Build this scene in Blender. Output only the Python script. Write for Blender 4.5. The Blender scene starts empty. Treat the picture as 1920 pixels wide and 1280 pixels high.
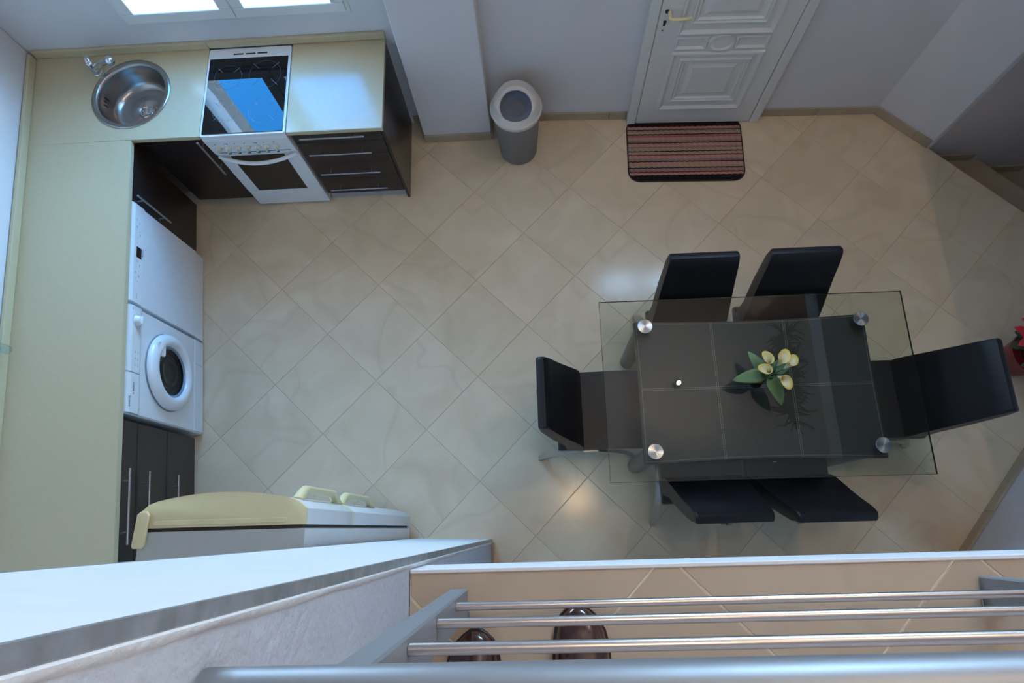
import bpy, bmesh, math, random
from mathutils import Matrix, Vector, noise
random.seed(7)
PI = math.pi
scene = bpy.context.scene
COL = scene.collection

# ------------------------------------------------------------------ camera
F_PX, TILT, ROLL, YAW = 1213.51, .2842, -.169, .1356
CAM = Vector((2.7675, -2.8191, 3.9884))
cam_d = bpy.data.cameras.new('camera')
cam_d.sensor_fit = 'HORIZONTAL'; cam_d.sensor_width = 36.0
cam_d.lens = 36.0 * F_PX / 1920.0
cam_d.clip_start = .05
cam = bpy.data.objects.new('camera', cam_d); COL.objects.link(cam)
cam.matrix_world = Matrix.Translation(CAM) @ (Matrix.Rotation(YAW, 4, 'Z') @ Matrix.Rotation(TILT, 4, 'X') @ Matrix.Rotation(ROLL, 4, 'Z'))
scene.camera = cam

# ------------------------------------------------------------------ view + light
vs = scene.view_settings
vs.view_transform = 'Standard'; vs.look = 'None'; vs.gamma = 1.0; vs.use_curve_mapping = False
vs.exposure = 0.0
scene.cycles.use_denoising = True
scene.cycles.max_bounces = 10
scene.cycles.transparent_max_bounces = 16
scene.cycles.sample_clamp_indirect = 6.0
scene.cycles.caustics_reflective = False
scene.cycles.caustics_refractive = False

world = bpy.data.worlds.new('sky'); scene.world = world
world.use_nodes = True
wn = world.node_tree.nodes; wl = world.node_tree.links
wn.clear()
w_out = wn.new('ShaderNodeOutputWorld'); w_bg = wn.new('ShaderNodeBackground')
w_bg.inputs['Strength'].default_value = 47.0
# hazy bright horizon and sunlit pale paving below it, deep blue higher up
w_tc = wn.new('ShaderNodeTexCoord'); w_sp = wn.new('ShaderNodeSeparateXYZ'); wl.new(w_tc.outputs['Generated'], w_sp.inputs[0])
w_mr = wn.new('ShaderNodeMapRange'); w_mr.inputs['From Min'].default_value = -1; wl.new(w_sp.outputs['Z'], w_mr.inputs['Value'])
w_rp = wn.new('ShaderNodeValToRGB'); w_e = w_rp.color_ramp.elements
w_e[0].position = 0.0; w_e[0].color = (.42, .60, .78, 1)
w_e[1].position = .86; w_e[1].color = (.015, .13, .38, 1)
for p_, c_ in ((.49, (.46, .66, .88, 1)), (.51, (.48, .75, 1.0, 1)), (.57, (.42, .70, 1.0, 1)), (.66, (.24, .50, .84, 1)), (.77, (.08, .27, .56, 1))):
    w_k = w_e.new(p_); w_k.color = c_
wl.new(w_mr.outputs[0], w_rp.inputs[0]); wl.new(w_rp.outputs[0], w_bg.inputs['Color'])
wl.new(w_bg.outputs[0], w_out.inputs['Surface'])

def portal(name, loc, rot, sx, sy):
    d = bpy.data.lights.new(name, 'AREA'); d.shape = 'RECTANGLE'; d.size = sx; d.size_y = sy
    d.cycles.is_portal = True
    o = bpy.data.objects.new(name, d); COL.objects.link(o); o.location = loc; o.rotation_euler = rot
    return o

# window openings in the back wall (x0, x1, z0, z1)
WIN_K = (.51, 1.80, 1.047, 2.08)          # kitchen window over the sink
WIN_D = (3.47, 4.62, 2.95, 3.60)          # fanlight high above the entrance door
for nm, w, yy in (('kitchen_portal', WIN_K, .12),):
    portal(nm, ((w[0]+w[1])/2, yy, (w[2]+w[3])/2), (-PI/2, 0, 0), w[1]-w[0], w[3]-w[2])

# daylight coming through the high window over the entrance
dl = bpy.data.lights.new('high_window_daylight', 'AREA'); dl.shape = 'RECTANGLE'; dl.size = WIN_D[1]-WIN_D[0]-.10; dl.size_y = WIN_D[3]-WIN_D[2]-.10
dl.energy = 72; dl.color = (.42, .70, 1.0)
dlo = bpy.data.objects.new('high_window_daylight', dl); COL.objects.link(dlo); dlo.location = ((WIN_D[0]+WIN_D[1])/2, .02, (WIN_D[2]+WIN_D[3])/2); dlo.rotation_euler = (-PI/2, 0, -.036)

# ------------------------------------------------------------------ materials
def s2l(c):
    c /= 255.0
    return c/12.92 if c <= .04045 else ((c+.055)/1.055)**2.4
def rgb(r, g, b): return (s2l(r), s2l(g), s2l(b), 1)
MATS = {}
def mat(name, col, rough=.5, metal=0, spec=.5, coat=0, noise_amt=0, noise_scale=20, bump=0, bump_scale=200, trans=0, ior=1.45, emit=None, estr=0, sheen=0):
    m = bpy.data.materials.new(name); m.use_nodes = True
    nt = m.node_tree; b = nt.nodes['Principled BSDF']
    b.inputs['Base Color'].default_value = col
    b.inputs['Roughness'].default_value = rough
    b.inputs['Metallic'].default_value = metal
    b.inputs['Specular IOR Level'].default_value = spec
    b.inputs['Coat Weight'].default_value = coat
    b.inputs['Coat Roughness'].default_value = .08
    b.inputs['Transmission Weight'].default_value = trans
    b.inputs['IOR'].default_value = ior
    b.inputs['Sheen Weight'].default_value = sheen
    if emit: b.inputs['Emission Color'].default_value = emit; b.inputs['Emission Strength'].default_value = estr
    tc = nt.nodes.new('ShaderNodeTexCoord')
    if noise_amt or True:
        n = nt.nodes.new('ShaderNodeTexNoise'); n.inputs['Scale'].default_value = noise_scale; n.inputs['Detail'].default_value = 5
        nt.links.new(tc.outputs['Object'], n.inputs['Vector'])
        mx = nt.nodes.new('ShaderNodeMix'); mx.data_type = 'RGBA'; mx.blend_type = 'MULTIPLY'
        a = max(noise_amt, .03)
        mx.inputs[0].default_value = 1.0; mx.inputs[6].default_value = col
        mr = nt.nodes.new('ShaderNodeMapRange'); mr.inputs['From Min'].default_value = .3; mr.inputs['From Max'].default_value = .7
        mr.inputs['To Min'].default_value = 1-a; mr.inputs['To Max'].default_value = 1+a*.3
        nt.links.new(n.outputs['Fac'], mr.inputs['Value']); nt.links.new(mr.outputs[0], mx.inputs[7])
        nt.links.new(mx.outputs[2], b.inputs['Base Color'])
    if bump:
        n2 = nt.nodes.new('ShaderNodeTexNoise'); n2.inputs['Scale'].default_value = bump_scale; n2.inputs['Detail'].default_value = 4
        nt.links.new(tc.outputs['Object'], n2.inputs['Vector'])
        bp = nt.nodes.new('ShaderNodeBump'); bp.inputs['Strength'].default_value = bump; bp.inputs['Distance'].default_value = .004
        nt.links.new(n2.outputs['Fac'], bp.inputs['Height']); nt.links.new(bp.outputs[0], b.inputs['Normal'])
    MATS[name] = m
    return m

def tile_mat(name, base, vein, rough=.16, bump=.05):
    m = bpy.data.materials.new(name); m.use_nodes = True
    nt = m.node_tree; L = nt.links; b = nt.nodes['Principled BSDF']
    oi = nt.nodes.new('ShaderNodeObjectInfo'); tc = nt.nodes.new('ShaderNodeTexCoord')
    mul = nt.nodes.new('ShaderNodeVectorMath'); mul.operation = 'SCALE'; mul.inputs[3].default_value = 37.0
    cb = nt.nodes.new('ShaderNodeCombineXYZ'); L.new(oi.outputs['Random'], cb.inputs[0]); L.new(oi.outputs['Random'], cb.inputs[1]); L.new(oi.outputs['Random'], cb.inputs[2])
    L.new(cb.outputs[0], mul.inputs[0])
    add = nt.nodes.new('ShaderNodeVectorMath'); add.operation = 'ADD'
    L.new(tc.outputs['Object'], add.inputs[0]); L.new(mul.outputs[0], add.inputs[1])
    # clouds
    n = nt.nodes.new('ShaderNodeTexNoise'); n.inputs['Scale'].default_value = 3.2; n.inputs['Detail'].default_value = 7; n.inputs['Distortion'].default_value = .8
    L.new(add.outputs[0], n.inputs['Vector'])
    r1 = nt.nodes.new('ShaderNodeValToRGB'); r1.color_ramp.elements[0].position = .3; r1.color_ramp.elements[1].position = .72
    r1.color_ramp.elements[0].color = (base[0]*.90, base[1]*.87, base[2]*.82, 1); r1.color_ramp.elements[1].color = (base[0]*1.04, base[1]*1.03, base[2]*1.02, 1)
    L.new(n.outputs['Fac'], r1.inputs[0])
    # thin veins : |noise-.5| small
    n2 = nt.nodes.new('ShaderNodeTexNoise'); n2.inputs['Scale'].default_value = 1.3; n2.inputs['Detail'].default_value = 2.5; n2.inputs['Distortion'].default_value = .5
    L.new(add.outputs[0], n2.inputs['Vector'])
    r2 = nt.nodes.new('ShaderNodeValToRGB'); e = r2.color_ramp.elements
    e[0].position = .475; e[0].color = (0, 0, 0, 1); e[1].position = .525; e[1].color = (0, 0, 0, 1)
    k = e.new(.5); k.color = (1, 1, 1, 1)
    L.new(n2.outputs['Fac'], r2.inputs[0])
    vm = nt.nodes.new('ShaderNodeMath'); vm.operation = 'MULTIPLY'; vm.inputs[1].default_value = .16; L.new(r2.outputs[0], vm.inputs[0])
    mx = nt.nodes.new('ShaderNodeMix'); mx.data_type = 'RGBA'; L.new(vm.outputs[0], mx.inputs[0]); L.new(r1.outputs[0], mx.inputs[6]); mx.inputs[7].default_value = vein
    # per-tile tone
    mr = nt.nodes.new('ShaderNodeMapRange'); mr.inputs['To Min'].default_value = .95; mr.inputs['To Max'].default_value = 1.03; L.new(oi.outputs['Random'], mr.inputs['Value'])
    mm = nt.nodes.new('ShaderNodeMix'); mm.data_type = 'RGBA'; mm.blend_type = 'MULTIPLY'; mm.inputs[0].default_value = 1; L.new(mx.outputs[2], mm.inputs[6]); L.new(mr.outputs[0], mm.inputs[7])
    L.new(mm.outputs[2], b.inputs['Base Color'])
    b.inputs['Roughness'].default_value = rough
    n3 = nt.nodes.new('ShaderNodeTexNoise'); n3.inputs['Scale'].default_value = 45; n3.inputs['Detail'].default_value = 4; L.new(add.outputs[0], n3.inputs['Vector'])
    bp = nt.nodes.new('ShaderNodeBump'); bp.inputs['Strength'].default_value = bump; bp.inputs['Distance'].default_value = .003
    L.new(n3.outputs['Fac'], bp.inputs['Height']); L.new(bp.outputs[0], b.inputs['Normal'])
    MATS[name] = m; return m

def pane_mat(name, tint, refl=1.0):
    m = bpy.data.materials.new(name); m.use_nodes = True
    nt = m.node_tree; nt.nodes.clear(); L = nt.links
    out = nt.nodes.new('ShaderNodeOutputMaterial'); mix = nt.nodes.new('ShaderNodeMixShader')
    tr = nt.nodes.new('ShaderNodeBsdfTransparent'); tr.inputs[0].default_value = tint
    gl = nt.nodes.new('ShaderNodeBsdfGlossy'); gl.inputs['Roughness'].default_value = 0.0
    lw = nt.nodes.new('ShaderNodeLayerWeight'); lw.inputs['Blend'].default_value = .5
    pw = nt.nodes.new('ShaderNodeMath'); pw.operation = 'POWER'; pw.inputs[1].default_value = 5.0; L.new(lw.outputs['Facing'], pw.inputs[0])
    ml = nt.nodes.new('ShaderNodeMath'); ml.operation = 'MULTIPLY_ADD'; ml.inputs[1].default_value = .95; ml.inputs[2].default_value = .04*refl; ml.use_clamp = True; L.new(pw.outputs[0], ml.inputs[0])
    L.new(ml.outputs[0], mix.inputs[0]); L.new(tr.outputs[0], mix.inputs[1]); L.new(gl.outputs[0], mix.inputs[2]); L.new(mix.outputs[0], out.inputs[0])
    MATS[name] = m; return m

def disc_mat(name):
    m = mat(name, rgb(170, 176, 180), .26, 1.0)
    nt = m.node_tree; L = nt.links; b = nt.nodes['Principled BSDF']
    b.inputs['Anisotropic'].default_value = .9
    tg = nt.nodes.new('ShaderNodeTangent'); tg.direction_type = 'RADIAL'; tg.axis = 'Z'
    L.new(tg.outputs[0], b.inputs['Tangent'])
    return m

def stripes_mat(name):
    m = bpy.data.materials.new(name); m.use_nodes = True
    nt = m.node_tree; L = nt.links; b = nt.nodes['Principled BSDF']; b.inputs['Roughness'].default_value = .95
    b.inputs['Specular IOR Level'].default_value = .1
    tc = nt.nodes.new('ShaderNodeTexCoord'); sp = nt.nodes.new('ShaderNodeSeparateXYZ'); L.new(tc.outputs['Object'], sp.inputs[0])
    wv = nt.nodes.new('ShaderNodeMath'); wv.operation = 'SINE'
    mu = nt.nodes.new('ShaderNodeMath'); mu.operation = 'MULTIPLY'; mu.inputs[1].default_value = 170; L.new(sp.outputs[0], mu.inputs[0]); L.new(mu.outputs[0], wv.inputs[0])
    ws = nt.nodes.new('ShaderNodeMath'); ws.operation = 'MULTIPLY_ADD'; ws.inputs[1].default_value = .0012; L.new(wv.outputs[0], ws.inputs[0]); L.new(sp.outputs[1], ws.inputs[2])
    nn = nt.nodes.new('ShaderNodeTexNoise'); nn.inputs['Scale'].default_value = 40; L.new(tc.outputs['Object'], nn.inputs['Vector'])
    na = nt.nodes.new('ShaderNodeMath'); na.operation = 'MULTIPLY_ADD'; na.inputs[1].default_value = .004; L.new(nn.outputs['Fac'], na.inputs[0]); L.new(ws.outputs[0], na.inputs[2])
    mr = nt.nodes.new('ShaderNodeMapRange'); mr.inputs['From Min'].default_value = -.235; mr.inputs['From Max'].default_value = .24; L.new(na.outputs[0], mr.inputs['Value'])
    rp = nt.nodes.new('ShaderNodeValToRGB'); rp.color_ramp.interpolation = 'CONSTANT'; L.new(mr.outputs[0], rp.inputs[0])
    P = rgb(176, 132, 120); Q = rgb(150, 100, 96); D = rgb(38, 26, 26); B = rgb(165, 140, 118); R = rgb(110, 40, 48); G = rgb(140, 118, 112); K = rgb(34, 30, 30)
    seq = [(0, K), (.085, P), (.12, R), (.14, G), (.19, D), (.205, B), (.25, P), (.29, D), (.305, G), (.35, P), (.40, R), (.415, B), (.46, D), (.475, B), (.52, G), (.55, P), (.60, D), (.615, G), (.65, P), (.70, Q), (.74, D), (.755, B), (.79, G), (.82, D), (.83, G), (.855, P), (.875, R), (.885, K)]
    e = rp.color_ramp.elements; e[0].position = 0; e[0].color = K; e[1].position = 1; e[1].color = K
    for p_, c_ in seq[1:]:
        k = e.new(p_); k.color = c_
    L.new(rp.outputs[0], b.inputs['Base Color'])
    bp = nt.nodes.new('ShaderNodeBump'); bp.inputs['Strength'].default_value = .5; bp.inputs['Distance'].default_value = .003; L.new(wv.outputs[0], bp.inputs['Height']); L.new(bp.outputs[0], b.inputs['Normal'])
    MATS[name] = m; return m

def wood_mat(name):
    m = mat(name, rgb(48, 36, 36), .28, 0, .35, coat=.12)
    nt = m.node_tree; L = nt.links; b = nt.nodes['Principled BSDF']
    tc = nt.nodes.new('ShaderNodeTexCoord'); mp = nt.nodes.new('ShaderNodeMapping'); mp.inputs['Scale'].default_value = (8, 8, 60)
    L.new(tc.outputs['Object'], mp.inputs[0])
    n = nt.nodes.new('ShaderNodeTexNoise'); n.inputs['Scale'].default_value = 2.5; n.inputs['Detail'].default_value = 6; L.new(mp.outputs[0], n.inputs['Vector'])
    rp = nt.nodes.new('ShaderNodeValToRGB'); rp.color_ramp.elements[0].position = .3; rp.color_ramp.elements[0].color = rgb(32, 25, 26); rp.color_ramp.elements[1].position = .7; rp.color_ramp.elements[1].color = rgb(46, 36, 35)
    L.new(n.outputs['Fac'], rp.inputs[0]); L.new(rp.outputs[0], b.inputs['Base Color'])
    return m

M_wall = mat('wall_paint', rgb(218, 218, 222), .75, noise_amt=.03, noise_scale=3, bump=.08, bump_scale=90)
M_plaster = mat('rough_plaster', rgb(200, 203, 212), .85, noise_amt=.05, noise_scale=6, bump=.9, bump_scale=55)
M_tile = tile_mat('floor_tile_glaze', rgb(226, 208, 180), rgb(170, 148, 118), .16, .10)
M_btile = tile_mat('balcony_tile_glaze', rgb(186, 170, 152), rgb(160, 144, 126), .24, .12)
M_skirt = tile_mat('skirting_glaze', rgb(178, 164, 144), rgb(150, 130, 105), .25, .05)
M_grout = mat('grout', rgb(200, 181, 152), .8)
M_grout_w = mat('balcony_grout', rgb(225, 215, 200), .8, noise_amt=.1, noise_scale=40)
M_counter = mat('cream_laminate', rgb(194, 180, 148), .17, spec=.5, noise_amt=.02, noise_scale=60, bump=.03, bump_scale=400)
M_counter_edge = mat('cream_edging', rgb(196, 184, 152), .3)
M_wood = wood_mat('dark_wood')
M_plinth = mat('grey_plinth', rgb(165, 165, 170), .35)
M_white = mat('appliance_white', rgb(226, 230, 234), .28, coat=.2)
M_white2 = mat('upvc_white', rgb(228, 230, 230), .35)
M_door = mat('door_white', rgb(222, 222, 220), .38)
M_cream = mat('cream_plastic', rgb(222, 212, 168), .32)
M_knob = mat('ivory_knob', rgb(214, 214, 204), .4)
M_seam = mat('dark_seam', rgb(40, 42, 48), .7)
M_print = mat('grey_print', rgb(70, 80, 100), .6)
M_blueprint = mat('blue_print', rgb(70, 75, 130), .6)
M_black = mat('black_display', rgb(10, 10, 12), .1)
M_ceran = mat('black_ceramic_glass', rgb(6, 6, 8), .015, spec=.6)
M_mark = mat('hob_marking', rgb(90, 95, 105), .4)
M_ovenglass = mat('oven_glass', rgb(12, 12, 13), .05, spec=.6)
M_steel = mat('brushed_steel', rgb(170, 168, 165), .24, 1.0)
M_chrome = mat('chrome', rgb(215, 218, 222), .06, 1.0)
M_satin = mat('satin_aluminium', rgb(165, 166, 172), .36, 1.0)
M_handrail = mat('satin_handrail', rgb(142, 146, 152), .45, .6)
M_railbar = mat('rail_aluminium', rgb(196, 190, 190), .33, 1.0)
M_postgrey = mat('grey_painted_post', rgb(128, 132, 138), .45)
M_leather = mat('black_leather', rgb(22, 20, 24), .36, bump=.25, bump_scale=350)
M_tleather = mat('charcoal_leather', rgb(44, 44, 44), .5)
M_legleather = mat('grey_leather', rgb(98, 95, 90), .5)
M_stitch = mat('stitching', rgb(158, 156, 146), .8)
M_glass = pane_mat('table_glass', (.80, .86, .80, 1), 1.3)
M_glassedge = mat('glass_edge', rgb(22, 46, 36), .1)
M_pane = pane_mat('window_glass', (.96, .98, .98, 1), 1.0)
M_clear = pane_mat('clear_plastic', (.86, .92, .92, 1), 2.5)
M_chairleg = mat('chair_leg_steel', rgb(188, 186, 184), .33, .85)
M_disc = disc_mat('spun_aluminium')
M_bin = mat('grey_plastic', rgb(122, 120, 122), .45)
M_binlid = mat('pale_grey_plastic', rgb(205, 202, 198), .35)
M_binin = mat('blue_grey_plastic', rgb(122, 128, 142), .3)
M_mat = stripes_mat('striped_pile')
M_matborder = mat('dark_binding', rgb(48, 34, 34), .8, bump=.3)
M_leaf = mat('lily_leaf', rgb(98, 126, 80), .5, noise_amt=.35, noise_scale=14)
M_stem = mat('lily_stem', rgb(62, 84, 40), .5)
M_spadix = mat('spadix_yellow', rgb(200, 180, 70), .6)
M_vase = mat('dark_vase', rgb(26, 22, 22), .15)
M_red = mat('poinsettia_red', rgb(196, 30, 44), .6, noise_amt=.3, noise_scale=15)
M_redgreen = mat('poinsettia_green', rgb(46, 70, 40), .6)
M_pot = mat('red_pot', rgb(120, 34, 38), .4)
M_soil = mat('soil', rgb(40, 30, 24), .9)
M_shoe = mat('brown_shoe_leather', rgb(58, 30, 26), .2, coat=.5, noise_amt=.3, noise_scale=12)
M_sole = mat('shoe_sole', rgb(20, 16, 16), .5)
M_sock = mat('sock', rgb(24, 24, 28), .9)
M_ext = mat('outside_render', rgb(150, 140, 132), .8)
M_marble = mat('white_marble', rgb(235, 235, 235), .4)
M_iron = mat('dark_iron', rgb(34, 28, 28), .6)
M_bulb = mat('warm_bulb', rgb(255, 220, 170), .3, emit=(1, .66, .32, 1), estr=60)
M_bead = mat('corner_bead', rgb(176, 184, 190), .4, .6, noise_amt=.3, noise_scale=30)
M_rubber = mat('door_seal', rgb(60, 56, 52), .7)

def lily_mat():
    m = mat('lily_spathe', rgb(232, 224, 190), .5)
    nt = m.node_tree; L = nt.links; b = nt.nodes['Principled BSDF']
    at = nt.nodes.new('ShaderNodeAttribute'); at.attribute_name = 'edge'
    rp = nt.nodes.new('ShaderNodeValToRGB'); e = rp.color_ramp.elements
    e[0].position = 0; e[0].color = rgb(120, 130, 60); e[1].position = 1; e[1].color = rgb(220, 190, 60)
    k = e.new(.3); k.color = rgb(226, 220, 190); k = e.new(.8); k.color = rgb(236, 224, 180)
    L.new(at.outputs['Fac'], rp.inputs[0]); L.new(rp.outputs[0], b.inputs['Base Color'])
    b.inputs['Subsurface Weight'].default_value = .1
    return m
M_lily = lily_mat()

# ------------------------------------------------------------------ geometry helpers
def nb(): return bmesh.new()
def obj(name, bm, m, parent=None, smooth=False, matrix=None, shade_angle=None):
    me = bpy.data.meshes.new(name)
    bmesh.ops.recalc_face_normals(bm, faces=bm.faces)
    bm.to_mesh(me); bm.free()
    me.materials.append(m)
    if smooth:
        for p in me.polygons: p.use_smooth = True
        me.set_sharp_from_angle(angle=math.radians(shade_angle or 40))
    o = bpy.data.objects.new(name, me); COL.objects.link(o)
    if parent: o.parent = parent
    if matrix is not None: o.matrix_local = matrix
    return o
def box(bm, x0, x1, y0, y1, z0, z1, bev=0, seg=1, M=None):
    r = bmesh.ops.create_cube(bm, size=1.0)
    vs_ = r['verts']
    bmesh.ops.scale(bm, vec=(abs(x1-x0), abs(y1-y0), abs(z1-z0)), verts=vs_)
    bmesh.ops.translate(bm, vec=((x0+x1)/2, (y0+y1)/2, (z0+z1)/2), verts=vs_)
    if bev:
        es = list({e for v in vs_ for e in v.link_edges})
        rr = bmesh.ops.bevel(bm, geom=es, offset=bev, segments=seg, affect='EDGES', profile=.5)
        vs_ = list({v for f in rr['faces'] for v in f.verts} | {v for v in vs_ if v.is_valid})
    if M is not None: bmesh.ops.transform(bm, matrix=M, verts=vs_)
    return vs_
def ring(bm, c, r, n, ax=(Vector((1, 0, 0)), Vector((0, 1, 0)))):
    return [bm.verts.new(Vector(c) + ax[0]*(r*math.cos(2*PI*k/n)) + ax[1]*(r*math.sin(2*PI*k/n))) for k in range(n)]
def bridge(bm, a, b):
    n = len(a)
    for k in range(n): bm.faces.new((a[k], a[(k+1) % n], b[(k+1) % n], b[k]))
def frame_for(d):
    d = d.normalized(); u = Vector((0, 0, 1)) if abs(d.z) < .9 else Vector((1, 0, 0))
    x = d.cross(u).normalized(); y = d.cross(x).normalized(); return x, y
def tube(bm, pts, r, n=10, caps=True, flat=1.0):
    pts = [Vector(p) for p in pts]; rs = r if isinstance(r, (list, tuple)) else [r]*len(pts)
    prev = None; first = None; x = None
    for i, p in enumerate(pts):
        d = (pts[min(i+1, len(pts)-1)] - pts[max(i-1, 0)])
        if x is None: x, y = frame_for(d)
        else:
            dn = d.normalized(); x = (x - dn*x.dot(dn)).normalized(); y = dn.cross(x)
        rg = ring(bm, p, rs[i], n, (x, y*flat))
        if prev: bridge(bm, prev, rg)
        else: first = rg
        prev = rg
    if caps:
        bm.faces.new(first); bm.faces.new(prev)
def lathe(bm, prof, c=(0, 0, 0), n=32, close_top=True, close_bot=True):
    c = Vector(c); rings = []
    for r, z in prof: rings.append(ring(bm, c+Vector((0, 0, z)), max(r, 1e-4), n))
    for a, b in zip(rings, rings[1:]): bridge(bm, a, b)
    if close_bot: bm.faces.new(rings[0])
    if close_top: bm.faces.new(rings[-1])
    return rings
def prism(bm, poly, h0, h1, axis='z', bev=0, seg=2):
    """poly: 2D points; extruded along axis ('z': (x,y)->z, 'x': (y,z)->x, 'y': (x,z)->y)"""
    def P(a, b, h): return {'z': (a, b, h), 'x': (h, a, b), 'y': (a, h, b)}[axis]
    A = [bm.verts.new(P(a, b, h0)) for a, b in poly]; B = [bm.verts.new(P(a, b, h1)) for a, b in poly]
    fa = bm.faces.new(A); fb = bm.faces.new(B); bridge(bm, A, B)
    if bev:
        es = list({e for f in (fa, fb) for e in f.edges})
        bmesh.ops.bevel(bm, geom=es, offset=bev, segments=seg, affect='EDGES', profile=.5)
    return A, B
def roundrect(x0, x1, y0, y1, r, n=6):
    pts = []
    for cx, cy, a0 in ((x1-r, y1-r, 0), (x0+r, y1-r, 90), (x0+r, y0+r, 180), (x1-r, y0+r, 270)):
        for k in range(n+1):
            a = math.radians(a0+90*k/n); pts.append((cx+r*math.cos(a), cy+r*math.sin(a)))
    return pts
def plate_with_hole(bm, outer, hole, z0, z1):
    for z in (z0, z1):
        o_ = [bm.verts.new((x, y, z)) for x, y in outer]; h_ = [bm.verts.new((x, y, z)) for x, y in hole]
        es = [bm.edges.new((l[i], l[(i+1) % len(l)])) for l in (o_, h_) for i in range(len(l))]
        bmesh.ops.triangle_fill(bm, edges=es, use_beauty=True)
        if z == z0: O0, H0 = o_, h_
        else: bridge(bm, O0, o_); bridge(bm, H0, h_)
def frame_ring(bm, x0, x1, z0, z1, w, prof, y):
    """mitred moulding ring in plane y. prof: list of (t across 0..1, proud)"""
    rows = []
    for t, p in prof:
        d = w*t
        rows.append([bm.verts.new(q) for q in ((x0+d, y-p, z0+d), (x1-d, y-p, z0+d), (x1-d, y-p, z1-d), (x0+d, y-p, z1-d))])
    for a, b in zip(rows, rows[1:]): bridge(bm, a, b)
def thing(name, label, cat, loc=(0, 0, 0), rotz=0, group=None):
    o = bpy.data.objects.new(name, None); COL.objects.link(o); o.empty_display_size = .1
    o.location = loc; o.rotation_euler = (0, 0, rotz); o['label'] = label; o['category'] = cat
    if group: o['group'] = group
    return o
def tag(o, label, cat, group=None):
    o['label'] = label; o['category'] = cat
    if group: o['group'] = group
    return o
def struct_empty(name, loc=(0, 0, 0), rotz=0):
    o = bpy.data.objects.new(name, None); COL.objects.link(o); o.location = loc; o.rotation_euler = (0, 0, rotz); o['kind'] = 'structure'
    o.empty_display_size = .1
    return o
def struct(name, bm, m, parent=None, **k):
    o = obj(name, bm, m, parent, **k); o['kind'] = 'structure'; return o
def copy_tree(o, parent=None):
    c = o.copy(); COL.objects.link(c); c.parent = parent
    for ch in list(o.children): copy_tree(ch, c)
    return c
def text_part(name, s, size, m, parent, M):
    cu = bpy.data.curves.new('t', 'FONT'); cu.body = s; cu.size = size; cu.extrude = .0004; cu.align_x = 'CENTER'; cu.align_y = 'CENTER'
    t = bpy.data.objects.new('t', cu); COL.objects.link(t)
    dg = bpy.context.evaluated_depsgraph_get()
    me = bpy.data.meshes.new_from_object(t.evaluated_get(dg)); bpy.data.objects.remove(t); bpy.data.curves.remove(cu)
    me.materials.clear(); me.materials.append(m)
    o = bpy.data.objects.new(name, me); COL.objects.link(o); o.parent = parent; o.matrix_local = M
    return o

def clip_poly(poly, p0, n):
    """keep the side where (p-p0).n <= 0"""
    out = []
    for i in range(len(poly)):
        a, b = poly[i], poly[(i+1) % len(poly)]
        da = (a[0]-p0[0])*n[0]+(a[1]-p0[1])*n[1]; db = (b[0]-p0[0])*n[0]+(b[1]-p0[1])*n[1]
        if da <= 0: out.append(a)
        if (da < 0 < db) or (db < 0 < da):
            t = da/(da-db); out.append((a[0]+(b[0]-a[0])*t, a[1]+(b[1]-a[1])*t))
    return out
def area(poly): return abs(sum(poly[i][0]*poly[(i+1) % len(poly)][1]-poly[(i+1) % len(poly)][0]*poly[i][1] for i in range(len(poly)))/2)

def lay_tiles(parent, mat_, origin, half, ang, z, clips, hide, rng, joint=.0022, th=.009, full_name='tile'):
    ca, sa = math.cos(ang), math.sin(ang); h = half - joint*.7
    shared = None
    for i in range(*rng[0]):
        for j in range(*rng[1]):
            if (i+j) % 2: continue
            cx = origin[0]+half*(i*ca-j*sa); cy = origin[1]+half*(i*sa+j*ca)
            poly = [(cx+h*math.cos(ang+k*PI/2), cy+h*math.sin(ang+k*PI/2)) for k in range(4)]
            full = poly
            for p0, n in clips:
                poly = clip_poly(poly, p0, n)
                if len(poly) < 3: break
            if len(poly) < 3 or area(poly) < .0015 or all(hide(*p) for p in poly) and hide(cx, cy): continue
            same = abs(area(poly)-area(full)) < 1e-6
            if same and shared: me = shared
            else:
                bm = nb(); b = .0015
                pl = [(p[0]-cx, p[1]-cy) for p in poly]
                g = (sum(p[0] for p in pl)/len(pl), sum(p[1] for p in pl)/len(pl))
                def shr(p):
                    d = math.hypot(p[0]-g[0], p[1]-g[1]); f = (d-b*1.4)/d if d > .01 else 1
                    return (g[0]+(p[0]-g[0])*f, g[1]+(p[1]-g[1])*f)
                A = [bm.verts.new((p[0], p[1], -th)) for p in pl]; B = [bm.verts.new((p[0], p[1], -b)) for p in pl]; Cc = [bm.verts.new((*shr(p), 0)) for p in pl]
                bridge(bm, A, B); bridge(bm, B, Cc); bm.faces.new(Cc); bm.faces.new(A)
                bmesh.ops.recalc_face_normals(bm, faces=bm.faces)
                me = bpy.data.meshes.new(full_name); bm.to_mesh(me); bm.free(); me.materials.append(mat_)
                if same: shared = me
            o = bpy.data.objects.new(full_name, me); COL.objects.link(o); o.parent = parent
            o.location = (cx, cy, z)

# ------------------------------------------------------------------ room shell
CEIL = 5.2
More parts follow.
